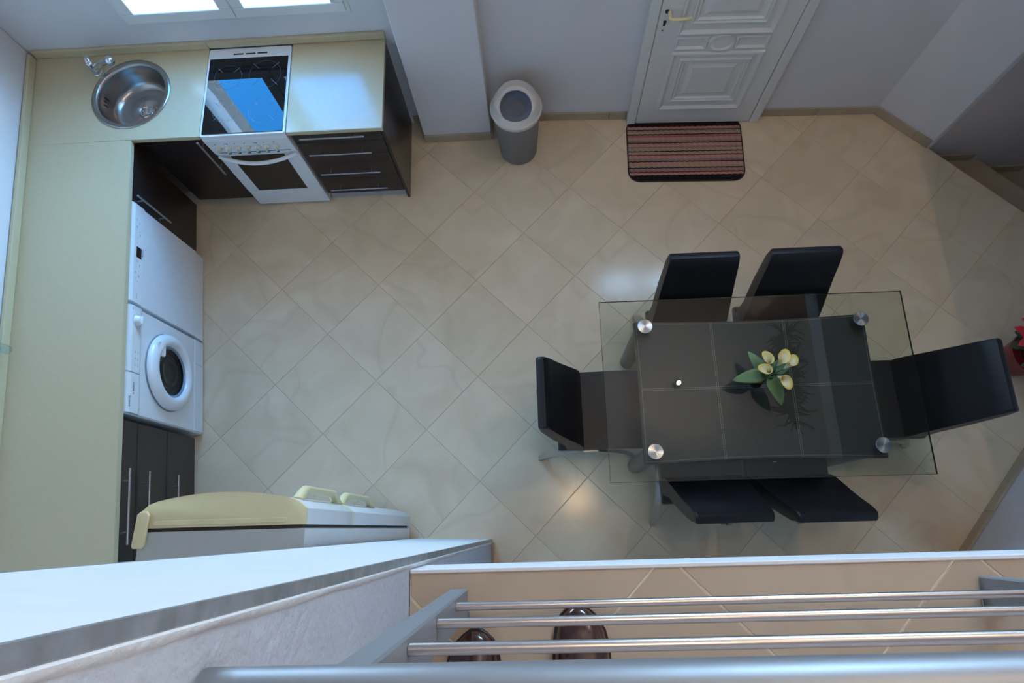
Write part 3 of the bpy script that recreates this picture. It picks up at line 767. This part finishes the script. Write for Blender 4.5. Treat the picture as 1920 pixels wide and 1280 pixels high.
for k in range(20):
    a = 2*PI*k/20; r = .040
    box(bm, .0175, .0186, -.085+r*math.cos(a)-.0012, -.085+r*math.cos(a)+.0012, .752+r*.95*math.sin(a)-.002, .752+r*.95*math.sin(a)+.002)
for k in range(6): box(bm, .0175, .0186, -.262-.036*(k // 2)-.004, -.262-.036*(k // 2)+.004, .760-.025*(k % 2)-.0015, .760-.025*(k % 2)+.0015)
box(bm, .0175, .0186, -.030, -.020, .790, .793)
obj('printed_mark', bm, M_print, fc)['kind'] = 'stuff'
text_part('brand_lettering', 'BOSCH', .016, M_print, ds, TM(.0185, -.452, .764))
text_part('series_lettering', 'EXXCEL', .017, M_print, ds, TM(.0178, -.533, .793))
bm = nb(); A = ring(bm, (.0188, -.489, .764), .0055, 18, (Vector((0, 1, 0)), Vector((0, 0, 1)))); B = ring(bm, (.0188, -.489, .764), .0040, 18, (Vector((0, 1, 0)), Vector((0, 0, 1)))); bridge(bm, A, B)
box(bm, .0180, .0189, -.491, -.487, .7635, .7645); obj('brand_emblem', bm, M_print, ds)
bm = nb(); box(bm, -.003, .006, -.594, -.004, .135, .700, .004, 2); fp = obj('front_panel', bm, M_white, wm)
bm = nb(); prism(bm, [(-.02, .012), (.0, .012), (.008, .03), (.008, .125), (.004, .131), (-.02, .131)], -.592, -.004, 'y', bev=.002, seg=1); obj('kick_panel', bm, M_white, wm)
bm = nb(); box(bm, .0045, .0088, -.165, -.164, .03, .125); obj('flap_seam', bm, M_print, wm)
# porthole door (lathe about local x)
PC = (-.296, .425)
RX = Matrix.Translation((.006, PC[0], PC[1])) @ Matrix.Rotation(PI/2, 4, 'Y')
bm = nb(); lathe(bm, [(.228, 0), (.226, .006), (.222, .008)], n=56, close_top=False, close_bot=False); bmesh.ops.transform(bm, matrix=RX, verts=bm.verts); obj('door_recess', bm, mat('recess_grey', rgb(120, 130, 140), .5), fp, smooth=True)
bm = nb(); lathe(bm, [(.222, .002), (.224, .014), (.218, .030), (.198, .044), (.172, .048), (.162, .044), (.152, .034), (.147, .016), (.146, .002)], n=56, close_top=False, close_bot=False)
bmesh.ops.transform(bm, matrix=RX, verts=bm.verts); pdoor = obj('porthole_door', bm, M_white, wm, smooth=True, shade_angle=60)
bm = nb(); prism(bm, roundrect(PC[0]+.06, PC[0]+.14, PC[1]-.20, PC[1]-.12, .02, 4), .038, .050, 'x', bev=.003)
bmesh.ops.translate(bm, vec=(0, 0, .30), verts=bm.verts); obj('door_grip', bm, M_white, pdoor)
bm = nb(); lathe(bm, [(.147, .020), (.136, .014), (.128, .0055), (.112, .004), (.106, .008), (.100, .004), (.078, .0025), (.072, .006), (.066, .0025), (.03, .002), (.0, .002)], n=48, close_top=False, close_bot=False)
bmesh.ops.transform(bm, matrix=RX, verts=bm.verts); obj('porthole_glass', bm, mat('porthole_dark_glass', rgb(20, 22, 28), .12, spec=.35), pdoor, smooth=True, shade_angle=80)
bm = nb(); lathe(bm, [(.149, .024), (.143, .026), (.136, .017)], n=48, close_top=False, close_bot=False)
bmesh.ops.transform(bm, matrix=RX, verts=bm.verts); obj('glass_rim', bm, mat('blue_grey_ring', rgb(120, 140, 160), .3), pdoor, smooth=True)

# ------------------------------------------------------------------ fridge freezer
FZ = 1.785; FX0, FX1 = 1.405, 1.974
fr = thing('fridge_freezer', 'tall white fridge freezer with cream top trim and bow handles beside the pier', 'fridge', (FX0, -2.79, 0))
fw = FX1-FX0
bm = nb(); box(bm, .006, fw, -.58, -.008, .02, FZ-.004, .004); obj('body', bm, M_white, fr)
bm = nb(); box(bm, .004, fw+.001, -.575, -.0085, FZ-.004, FZ, .002); obj('top_board', bm, mat('fridge_top', rgb(176, 180, 176), .4), fr)
bm = nb(); box(bm, .018, fw-.012, -.010, .006, .05, FZ-.012); obj('door_seal', bm, M_rubber, fr)
def door_profile(x0, x1, n=20):
    P = [(x0, .004)]
    for k in range(n+1):
        t = k/n; x = x0+(x1-x0)*t
        e_ = min(t, 1-t); edge = min(1, e_/.07)
        P.append((x, .074 + .042*math.sin(PI*t)**.8 - .018*(1-edge)**1.5))
    P.append((x1, .004)); return P
split = 1.235
dp = door_profile(.0, fw+.003)
for z0, z1, nm in ((.045, split-.012, 'fridge_door'), (split+.006, FZ-.014, 'freezer_door')):
    bm = nb(); prism(bm, dp, z0, z1, 'z', bev=.004, seg=2); dd = obj(nm, bm, M_white, fr, smooth=True, shade_angle=30)
    zc0, zc1 = (z0, z1)
    for zz in ((z1, z1+.014),):
        bm = nb(); prism(bm, [(x*1.0, y+.0015 if 0 < i < len(dp)-1 else y) for i, (x, y) in enumerate(dp)], zz[0]+.0005, zz[1], 'z', bev=.003, seg=2); obj('door_cap', bm, M_cream, dd, smooth=True, shade_angle=30)
    hz0, hz1 = ((.70, split-.018) if nm == 'fridge_door' else (split+.012, 1.70))
    bm = nb(); n = 18; pts = []; hx = fw-.062
    for k in range(n+1):
        t = k/n; pts.append((hx, .086+.042*min(1, math.sin(PI*t)*2.2), hz0+(hz1-hz0)*t))
    tube(bm, pts, [.021-.003*math.sin(PI*k/n) for k in range(n+1)], 12, flat=.75); obj('bow_handle', bm, M_cream, dd, smooth=True)
# cream top trim details
bm = nb(); prism(bm, roundrect(.05, fw-.06, .012, .028, .007, 3), FZ-.0002, FZ+.003, bev=.001, seg=1); obj('trim_rib', bm, M_cream, fr)
bm = nb(); prism(bm, [(-.010, -.052), (-.004, -.060), (.026, -.060), (.034, -.052), (.040, .046), (.030, .060), (.010, .060), (-.002, .050)], FZ+.0005, FZ+.014, bev=.005, seg=3); obj('hinge_cover', bm, M_cream, fr, smooth=True, shade_angle=30)
for x in (.04, fw-.04):
    for y in (-.05, -.52):
        bm = nb(); tube(bm, [(x, y, 0), (x, y, .022)], .018, 10); obj('foot', bm, M_seam, fr)

# ------------------------------------------------------------------ waste bin
wb_ = thing('waste_bin', 'grey swing-lid waste bin with pale grey domed lid by the column', 'bin', (2.695, -.268, 0))
bm = nb(); lathe(bm, [(.118, 0), (.126, .010), (.150, .44), (.152, .452)], n=48); obj('bin_body', bm, M_bin, wb_, smooth=True)
bm = nb(); n = 56
def ringv(cx, cy, cz, r, tilt, ry=1.0):
    return [bm.verts.new((cx+r*math.cos(2*PI*k/n), cy+ry*r*math.sin(2*PI*k/n)*math.cos(tilt), cz+ry*r*math.sin(2*PI*k/n)*math.sin(tilt))) for k in range(n)]
specs = [(0, 0, .445, .160, 0), (0, 0, .470, .166, 0), (0, 0, .480, .164, .02), (0, 0, .484, .155, .04), (0, 0, .505, .149, .16), (0, .006, .528, .140, .22), (0, -.004, .545, .128, .34), (0, -.028, .544, .109, .50), (0, -.036, .538, .101, .52), (0, -.038, .532, .099, .52)]
rs = [ringv(*s_) for s_ in specs]
for a, b in zip(rs, rs[1:]): bridge(bm, a, b)
obj('bin_lid', bm, M_binlid, wb_, smooth=True, shade_angle=35)
bm = nb()
rs = [ringv(*s_) for s_ in ((0, -.038, .532, .100, .52), (0, -.022, .515, .094, .42), (0, .0, .50, .080, .25), (0, .0, .475, .062, .05), (0, .0, .468, .058, 0))]
for a, b in zip(rs, rs[1:]): bridge(bm, a, b)
bm.faces.new(rs[-1]); obj('swing_flap', bm, M_binin, wb_, smooth=True, shade_angle=50)

# ------------------------------------------------------------------ door mat
dm = thing('doormat', 'pink and brown striped doormat with rounded corners before the white door', 'doormat', (3.842, -.335, .0015), -.036)
bm = nb(); prism(bm, roundrect(-.388, .388, -.238, .238, .075, 8), 0, .008, bev=.002, seg=1); obj('pile', bm, M_mat, dm)
bm = nb(); o1 = roundrect(-.396, .396, -.246, .246, .082, 8); i1 = roundrect(-.389, .389, -.239, .239, .076, 8)
plate_with_hole(bm, o1, i1, 0, .007); obj('binding', bm, M_matborder, dm)

# ------------------------------------------------------------------ dining table
TX0, TX1, TY0, TY1 = 3.101, 4.659, -2.620, -1.687; TZ = .750
tb = thing('dining_table', 'clear glass-topped dining table with dark stitched leather frame', 'table', ((TX0+TX1)/2, (TY0+TY1)/2, 0), -.003)
cx, cy = (TX0+TX1)/2, (TY0+TY1)/2; hx, hy = (TX1-TX0)/2, (TY1-TY0)/2
bm = nb(); box(bm, -hx, hx, -hy, hy, TZ-.010, TZ)
bmesh.ops.delete(bm, geom=[f for f in bm.faces if abs(f.normal.z) < .5 or f.normal.z < -.5], context='FACES'); gt = obj('glass_top', bm, M_glass, tb)
bm = nb(); plate_with_hole(bm, [(-hx, -hy), (hx, -hy), (hx, hy), (-hx, hy)], [(-hx+.0018, -hy+.0018), (hx-.0018, -hy+.0018), (hx-.0018, hy-.0018), (-hx+.0018, hy-.0018)], TZ-.010, TZ+.0003); obj('glass_edge', bm, M_glassedge, gt)
LX, LY = .549, .322
bm = nb()
def concave(x0, x1, y0, y1, d, n=14):
    P = []
    for k in range(n): t = k/n; P.append((x0+(x1-x0)*t, y0+d*math.sin(PI*t)**1.0))
    for k in range(n): t = k/n; P.append((x1-d*.3*math.sin(PI*t), y0+(y1-y0)*t))
    for k in range(n): t = k/n; P.append((x1-(x1-x0)*t, y1-d*math.sin(PI*t)))
    for k in range(n): t = k/n; P.append((x0+d*.3*math.sin(PI*t), y1-(y1-y0)*t))
    return P
prism(bm, concave(-.597, .592, -.378, .364, .016), .655, .700, bev=.006, seg=2); pn = obj('leather_frame', bm, M_tleather, tb)
bm = nb()
def sline(a, b):
    a, b = Vector(a), Vector(b); d = (b-a); L_ = d.length; d.normalize(); n_ = Vector((-d.y, d.x))*.0008
    k = 0.0
    while k < L_:
        e_ = min(k+.0085, L_); p, q = a+d*k, a+d*e_
        f_ = [bm.verts.new((*(p+n_), .7012)), bm.verts.new((*(p-n_), .7012)), bm.verts.new((*(q-n_), .7012)), bm.verts.new((*(q+n_), .7012))]; bm.faces.new(f_); k += .011
for x in (-.197, .178):
    for o_ in (-.0045, .0045): sline((x+o_, -.362), (x+o_, .348))
for o_ in (-.0045, .0045): sline((-.58, -.002+o_), (.578, -.002+o_))
cc = concave(-.587, .582, -.368, .354, .016)
for i in range(len(cc)): sline(cc[i], cc[(i+1) % len(cc)])
obj('stitching', bm, M_stitch, pn)
for x in (-LX, LX):
    for y in (-LY, LY):
        bm = nb(); lathe(bm, [(.042, 0), (.045, .004), (.045, .655)], (x, y, 0), n=28); lg = obj('leg', bm, M_legleather, tb, smooth=True)
        bm = nb(); tube(bm, [(x, y, .70), (x, y, TZ-.0105)], .018, 16); obj('spacer', bm, M_chrome, lg, smooth=True)
        bm = nb(); lathe(bm, [(.0375, 0), (.0385, .0015), (.0385, .0065), (.037, .008)], n=48); obj('disc', bm, M_disc, lg, smooth=True, matrix=Matrix.Translation((x, y, TZ+.0006)))
bm = nb(); box(bm, .04, .055, -.381, -.3785, .672, .677); obj('rivet', bm, M_chrome, pn)

# ------------------------------------------------------------------ dining chairs
def make_chair(loc, rot, label):
    t = thing('dining_chair', label, 'chair', loc, rot, 'black leather dining chairs round the glass table')
    # seat pad (profile in (y,z), wide in x)
    def loft(prof, wfun, name, m, bev=.012):
        bm = nb()
        A = [bm.verts.new((-wfun(z), y, z)) for y, z in prof]; B = [bm.verts.new((wfun(z), y, z)) for y, z in prof]
        fa = bm.faces.new(A); fb = bm.faces.new(B); bridge(bm, A, B)
        bmesh.ops.bevel(bm, geom=list({e for f in (fa, fb) for e in f.edges}), offset=bev, segments=3, affect='EDGES', profile=.6)
        return obj(name, bm, m, t, smooth=True, shade_angle=55)
    seat = [(.0, .462), (.12, .470), (.28, .474), (.345, .468), (.370, .450), (.376, .425), (.365, .402), (.33, .392), (.0, .385), (-.115, .385), (-.128, .395), (-.124, .425), (-.09, .455)]
    loft(seat, lambda z: .212, 'seat', M_leather)
    fr_ = [(0.012, .455), (.004, .50), (-.012, .56), (-.045, .64), (-.090, .74), (-.130, .84), (-.162, .93), (-.180, .985)]
    rr_ = [(-.195, 1.003), (-.215, 1.000), (-.232, .985), (-.222, .93), (-.196, .84), (-.165, .74), (-.130, .65), (-.100, .58), (-.078, .52), (-.075, .470), (-.085, .447)]
    loft(fr_+rr_, lambda z: .212-.040*max(0, min(1, (z-.46)/.54)), 'backrest', M_leather)
    for s in (-1, 1):
        for nm, path in (('rear', [(.10, .386), (.0, .345), (-.10, .245), (-.17, .13), (-.222, .0)]), ('front', [(.0, .386), (.10, .345), (.20, .245), (.27, .13), (.315, .0)])):
            bm = nb(); n_ = len(path); A = []; pts = [Vector(p) for p in path]
            # smooth the path
            sm = []
            for i in range(n_-1):
                p0, p1, p2, p3 = pts[max(i-1, 0)], pts[i], pts[i+1], pts[min(i+2, n_-1)]
                for q in range(4):
                    u = q/4; sm.append(.5*((2*p1)+(p2-p0)*u+(2*p0-5*p1+4*p2-p3)*u*u+(3*p1-p0-3*p2+p3)*u**3))
            sm.append(pts[-1]); prev = None
            for i, p in enumerate(sm):
                d = (sm[min(i+1, len(sm)-1)]-sm[max(i-1, 0)]).normalized(); nn = Vector((-d.y, d.x)); w_ = .027-.010*i/(len(sm)-1)
                if i == len(sm)-1: nn = Vector((1, 0)) if nm == 'front' else Vector((1, 0))
                x0, x1 = s*.194, s*.219
                q4 = [bm.verts.new((x0, p.x+nn.x*w_, p.y+nn.y*w_)), bm.verts.new((x1, p.x+nn.x*w_, p.y+nn.y*w_)), bm.verts.new((x1, p.x-nn.x*w_, p.y-nn.y*w_)), bm.verts.new((x0, p.x-nn.x*w_, p.y-nn.y*w_))]
                if prev:
                    bridge(bm, prev, q4)
                else: bm.faces.new(q4)
                prev = q4
            bm.faces.new(prev)
            for v_ in bm.verts:
                if v_.co.z < .004: v_.co.z = .004
                if v_.co.z > .388: v_.co.z = .388
                v_.co.x = s*(abs(v_.co.x)+.016*max(0, (.20-v_.co.z))/.2*0)
            lg = obj('leg', bm, M_chairleg, t)
            bm = nb(); e_ = path[-1]; box(bm, min(s*.193, s*.220), max(s*.193, s*.220), e_[0]-.016, e_[0]+.016, .0, .006, .002); obj('foot_pad', bm, M_seam, lg)
    bm = nb(); box(bm, -.196, .196, .03, .06, .360, .3845, .003); obj('crossbar', bm, M_satin, t)
    return t
C0 = make_chair((2.992, -2.205, 0), -PI/2, 'black leather chair alone at the left end of the glass table')
def chair(loc, rot, label):
    c = copy_tree(C0); c.location = loc; c.rotation_euler = (0, 0, rot); c['label'] = label; return c
chair((4.703, -2.200, 0), PI/2, 'black leather chair alone at the right end of the table, nearest the red plant')
chair((3.612, -1.760, 0), PI, 'black leather chair on the doormat side of the table, nearer the kitchen')
chair((4.112, -1.756, 0), PI, 'black leather chair on the doormat side of the table, nearer the stairs')
chair((3.611, -2.588, 0), 0, 'black leather chair on the balcony side of the table, nearer the kitchen')
chair((4.055, -2.596, 0), 0, 'black leather chair on the balcony side of the table, nearer the angled wall')

# ------------------------------------------------------------------ calla lilies in a vase
VB = Vector((3.853, -2.150, TZ+.001))
ar = thing('lily_arrangement', 'vase of cream and yellow calla lilies with green leaves on the glass table', 'flowers', tuple(VB))
bm = nb(); lathe(bm, [(.022, 0), (.026, .004), (.030, .03), (.024, .06), (.017, .075), (.019, .082)], n=24); obj('vase', bm, M_vase, ar, smooth=True)
def leaf_mesh(L_, W_, droop, n=10):
    bm = nb(); rows = []
    for i in range(n+1):
        t = i/n
        if t < .12: w = W_*(.55+.45*t/.12)
        else: w = W_*math.cos((t-.12)/.88*PI/2)**.75
        x = L_*t; z = -droop*t*t*L_
        back = -.10*L_*(1-t/.12) if t < .12 else 0
        rows.append([bm.verts.new((x+(back if abs(k) > 1 else 0), w*k/3, z+.10*abs(k/3)*w)) for k in (-3, -2, -1, 0, 1, 2, 3)])
    for a, b in zip(rows, rows[1:]):
        for k in range(6): bm.faces.new((a[k], a[k+1], b[k+1], b[k]))
    return bm
for px, py, pz, ang, L_, W_, dr_, tl in ((-.005, .012, .135, 186, .135, .036, .25, .0), (.015, .03, .115, 120, .125, .032, .2, .15), (.045, -.008, .12, 290, .13, .038, .3, .0), (.075, .045, .10, 25, .11, .036, .3, .0)):
    o = obj('leaf', leaf_mesh(L_, W_, dr_), M_leaf, ar, smooth=True, shade_angle=80, matrix=Matrix.Translation((px, py, pz)) @ Matrix.Rotation(math.radians(ang), 4, 'Z') @ Matrix.Rotation(-tl, 4, 'Y'))
    sd = o.modifiers.new('t', 'SOLIDIFY'); sd.thickness = .0008
    bm = nb(); tube(bm, [(.0, 0, .07-0), (px*.5, py*.5, .10), (px, py, pz)], .0022, 8); obj('leaf_stalk', bm, M_stem, ar, smooth=True)
def lily(px, py, pz, dirang, lean, s=1.0):
    """spathe: cone that flares on one side into a pointed lip"""
    bm = nb(); ly = bm.verts.layers.float.new('edge'); n = 24; m_ = 9; rows = []
    for i in range(m_+1):
        t = i/m_; row = []
        for k in range(n):
            a = 2*PI*k/n; tip = max(0, math.cos(a))**6
            lipf = .5+.5*math.cos(a)
            r = (.0035+.0165*t**1.5 + .012*max(0, t-.6)/.4*lipf)*s + .014*s*tip*max(0, t-.7)/.3
            z = (.052*t + .016*t*t*lipf)*s - .004*s*max(0, t-.8)/.2*(1-lipf)
            v_ = bm.verts.new((r*math.cos(a), r*math.sin(a)*.92, z)); v_[ly] = t; row.append(v_)
        rows.append(row)
    for a_, b_ in zip(rows, rows[1:]): bridge(bm, a_, b_)
    M = Matrix.Translation((px, py, pz)) @ Matrix.Rotation(math.radians(dirang), 4, 'Z') @ Matrix.Rotation(lean, 4, 'Y')
    o = obj('lily_flower', bm, M_lily, ar, smooth=True, shade_angle=80, matrix=M)
    sd = o.modifiers.new('t', 'SOLIDIFY'); sd.thickness = .0009
    bm = nb(); tube(bm, [(0, 0, .006*s), (.001, 0, .042*s)], [.003*s, .0026*s], 8); obj('spadix', bm, M_spadix, o, smooth=True)
    bm = nb(); e_ = Vector((px, py, pz)); tube(bm, [(0, 0, .06), (e_.x*.45, e_.y*.45, .10+(e_.z-.10)*.5), tuple(e_)], .003, 8); obj('stem', bm, M_stem, ar, smooth=True)
lily(.022, .052, .165, 120, .35)
lily(.062, .045, .165, 60, .45, 1.15)
lily(.095, .032, .150, 45, .65, 1.1)
lily(.022, .012, .165, 160, .45, 1.0)
lily(.062, .000, .150, -60, .60, 1.1)

# ------------------------------------------------------------------ poinsettia
pp = thing('poinsettia', 'red poinsettia in a dark red pot on the floor by the stairs', 'plant', (5.66, -1.92, 0))
bm = nb(); lathe(bm, [(.085, 0), (.09, .004), (.125, .20), (.133, .205), (.133, .225), (.124, .225), (.118, .20), (.0, .195)], n=36, close_top=False); obj('pot', bm, M_pot, pp, smooth=True)
bm = nb(); lathe(bm, [(.116, .196), (.0, .200)], n=24, close_top=False, close_bot=False); obj('soil', bm, M_soil, pp)
def star_leaf(L_, W_):
    P = [(0, 0), (.12, .35), (.30, .75), (.38, .62), (.52, 1.0), (.60, .72), (.78, .60), (1.0, 0)]
    bm = nb(); pts = [(x*L_, y*W_) for x, y in P]
    up = [bm.verts.new((x, y, .12*L_*math.sin(PI*x/L_)-.06*abs(y))) for x, y in pts]; dn = [bm.verts.new((x, -y, .12*L_*math.sin(PI*x/L_)-.06*abs(y))) for x, y in pts[1:-1]]
    mid = [bm.verts.new((x, 0, .12*L_*math.sin(PI*x/L_))) for x, y in pts[1:-1]]
    m2 = [up[0]]+mid+[up[-1]]
    for row in (up, [up[0]]+dn+[up[-1]]):
        for i in range(len(row)-1):
            f_ = [m2[i], m2[i+1], row[i+1], row[i]]; f_ = [q for j, q in enumerate(f_) if q not in f_[:j]]
            if len(f_) > 2: bm.faces.new(f_)
    return bm
rnd = random.Random(3)
heads = [(0, 0, .42), (-.11, .05, .38), (.10, .08, .38), (-.05, -.10, .36), (.08, -.09, .36), (-.03, .14, .37)]
me_r = {}
for hi, (hx_, hy_, hz2) in enumerate(heads):
    bm = nb(); tube(bm, [(hx_*.1, hy_*.1, .19), (hx_*.6, hy_*.6, .30), (hx_, hy_, hz2)], .004, 6); obj('stem', bm, M_stem, pp)
    for k in range(7):
        a = 360*k/7+rnd.uniform(-15, 15)
        if 'r' not in me_r:
            o = obj('red_bract', star_leaf(.105, .034), M_red, pp); me_r['r'] = o.data
            sd = o.modifiers.new('t', 'SOLIDIFY'); sd.thickness = .0008
        else:
            o = bpy.data.objects.new('red_bract', me_r['r']); COL.objects.link(o); o.parent = pp
        o.matrix_local = Matrix.Translation((hx_, hy_, hz2)) @ Matrix.Rotation(math.radians(a), 4, 'Z') @ Matrix.Rotation(rnd.uniform(-.05, .45), 4, 'Y') @ Matrix.Scale(rnd.uniform(.8, 1.1), 4)
    for k in range(4):
        a = 90*k+rnd.uniform(-25, 25)
        if 'g' not in me_r:
            o = obj('leaf', star_leaf(.11, .036), M_redgreen, pp); me_r['g'] = o.data
        else:
            o = bpy.data.objects.new('leaf', me_r['g']); COL.objects.link(o); o.parent = pp
        o.matrix_local = Matrix.Translation((hx_*.8, hy_*.8, hz2-.06)) @ Matrix.Rotation(math.radians(a), 4, 'Z') @ Matrix.Rotation(rnd.uniform(.2, .6), 4, 'Y')

# ------------------------------------------------------------------ balcony railing
rl = thing('balcony_railing', 'satin metal balcony railing with round bars, handrail and grey posts', 'railing', (0, 0, BZ))
RY = -2.960; RH = 3.370-BZ
for x0, x1 in ((2.554, 2.593), (3.702, 3.738)):
    bm = nb(); box(bm, x0, x1, -2.944, -3.006, .006, RH-.03, .003); ps = obj('post', bm, M_postgrey, rl)
    bm = nb(); box(bm, x0-.002, x1+.004, -3.022, -2.99, .0, .006, .002); tube(bm, [((x0+x1)/2+.002, -3.013, .005), ((x0+x1)/2+.002, -3.013, .011)], .006, 6); obj('foot_plate', bm, M_satin, ps)
for z in (2.656, 2.888, 3.115):
    bm = nb(); tube(bm, [(2.5935, RY, z-BZ), (3.70, RY, z-BZ), (4.93, RY, z-BZ)], .0078, 16); obj('rail_bar', bm, M_railbar, rl, smooth=True)
bm = nb(); tube(bm, [(2.464, RY, RH), (4.93, RY, RH)], .030, 28); obj('handrail', bm, M_handrail, rl, smooth=True)

# ------------------------------------------------------------------ shoes
def shoe(loc, rot, label, mirror=1, w=.054, L_=.30):
    t = thing('leather_shoe', label, 'shoe', loc, rot, 'pair of brown shoes on the balcony')
    # sections from toe (y=0) to heel (y=-L)
    sec = [(0.0, .004, .030), (-.006, .020, .040), (-.02, .034, .046), (-.045, .046, .052), (-.08, .053, .062), (-.12, .054, .074), (-.16, .048, .090), (-.20, .042, .100), (-.25, .040, .100), (-.285, .034, .098), (-.30, .018, .092)]
    sec = [(a_, b_*1.08, c_) for a_, b_, c_ in sec]
    def cxo(y): return mirror*(.010*math.sin(min(1, -y/.12)*PI/2))-mirror*.010
    bm = nb(); prev = None; n = 16
    for y, hw, hh in sec:
        row = []
        for k in range(n):
            a = PI*k/(n-1); c_, s_ = math.cos(a), math.sin(a)
            row.append(bm.verts.new((cxo(y)+hw*(abs(c_)**.8)*(1 if c_ > 0 else -1), y, .014+(hh-.014)*s_**.75)))
        if prev:
            for k in range(n-1): bm.faces.new((prev[k], prev[k+1], row[k+1], row[k]))
        else: first = row
        prev = row
    bm.faces.new(prev); bm.faces.new(first)
    up = obj('upper', bm, M_shoe, t, smooth=True, shade_angle=70)
    bm = nb(); n2 = len(sec)
    outl = [(cxo(y)+hw+.005, y+(.005 if i == 0 else 0)) for i, (y, hw, hh) in enumerate(sec)] + [(cxo(y)-hw-.005, y+(.005 if i == 0 else 0)) for i, (y, hw, hh) in reversed(list(enumerate(sec)))]
    prism(bm, outl, 0, .016, bev=.002, seg=1); obj('sole', bm, M_sole, t)
    bm = nb(); pts = [(cxo(-.21)+.036*math.cos(a)*1.0, -.225+.055*math.sin(a)) for a in [2*PI*k/20 for k in range(20)]]
    A = [bm.verts.new((x, y, .088)) for x, y in pts]; B = [bm.verts.new((x, y, .106)) for x, y in pts]; Cc = [bm.verts.new((x*.9+cxo(-.21)*.1, y*.9-.0225, .107)) for x, y in pts]
    bridge(bm, A, B); bridge(bm, B, Cc); obj('collar', bm, M_shoe, t, smooth=True)
    bm = nb(); D = [bm.verts.new((x*.9+cxo(-.21)*.1, y*.9-.0225, .100)) for x, y in pts]; bm.faces.new(D); obj('insole', bm, M_sock, t)
    for k in range(3):
        bm = nb(); y = -.125-.018*k; tube(bm, [(-.018, y, .078+.006*k), (0, y-.003, .084+.006*k), (.018, y, .078+.006*k)], .0022, 6); obj('lace', bm, M_sole, t)
    return t
shoe((2.600, -3.030, BZ), math.radians(2), 'brown leather shoe nearer the white pier', -1)
shoe((2.846, -2.985, BZ), math.radians(-4), 'brown leather shoe farther from the pier, set slightly forward', 1)

# ------------------------------------------------------------------ lamps
def lamp(name, label, loc, drop, power, r=.035):
    t = thing(name, label, 'lamp', (loc[0], loc[1], CEIL))
    bm = nb(); lathe(bm, [(.05, -.02), (.05, 0)], n=20); obj('canopy', bm, M_iron, t)
    bm = nb(); tube(bm, [(0, 0, 0), (0, 0, -drop+.05)], .003, 6); obj('cord', bm, M_iron, t)
    bm = nb(); lathe(bm, [(.02, -drop+.03), (.022, -drop+.06)], n=16); obj('socket', bm, M_iron, t)
    bm = nb(); bmesh.ops.create_uvsphere(bm, u_segments=16, v_segments=10, radius=r, matrix=Matrix.Translation((0, 0, -drop))); obj('bulb', bm, M_bulb, t, smooth=True)
    d = bpy.data.lights.new('lamp_light', 'POINT'); d.energy = power; d.color = (1, .74, .48); d.shadow_soft_size = r
    o = bpy.data.objects.new('lamp_light', d); COL.objects.link(o); o.parent = t; o.location = (0, 0, -drop-r-.02)
    return t
lamp('ceiling_lamp', 'bare ceiling bulb over the dining table', (4.42, -1.22), .12, 48, .022)
lamp('ceiling_lamp', 'bare ceiling bulb near the balcony edge', (3.23, -2.45), .12, 26, .04)
# dried branch ornament hanging from the ceiling over the table end
br = thing('branch_ornament', 'dark dried branch hanging under the ceiling beyond the table', 'ornament', (5.12, -1.48, 3.55))
bm = nb(); tube(bm, [(0, 0, .0), (0, 0, CEIL-3.55)], .003, 6); obj('cord', bm, M_iron, br)
bm = nb(); rb = random.Random(5)
tube(bm, [(0, -.45, .0), (.02, -.2, .03), (0, 0, .0), (-.02, .25, .04), (0, .48, .0)], [.008, .014, .016, .014, .006], 8)
for k in range(260):
    y = rb.uniform(-.45, .42); p = Vector((0, y, .01)); d = Vector((rb.uniform(-1, 1), rb.uniform(-.8, .8), rb.uniform(-.8, .8))).normalized()
    l = rb.uniform(.05, .13); q = p+d*l; r_ = q+(d+Vector((rb.uniform(-.6, .6), rb.uniform(-.6, .6), rb.uniform(-.6, .6)))).normalized()*l*.7
    tube(bm, [p, q, r_], [.011, .009, .004], 5, caps=False)
obj('twigs', bm, M_iron, br)
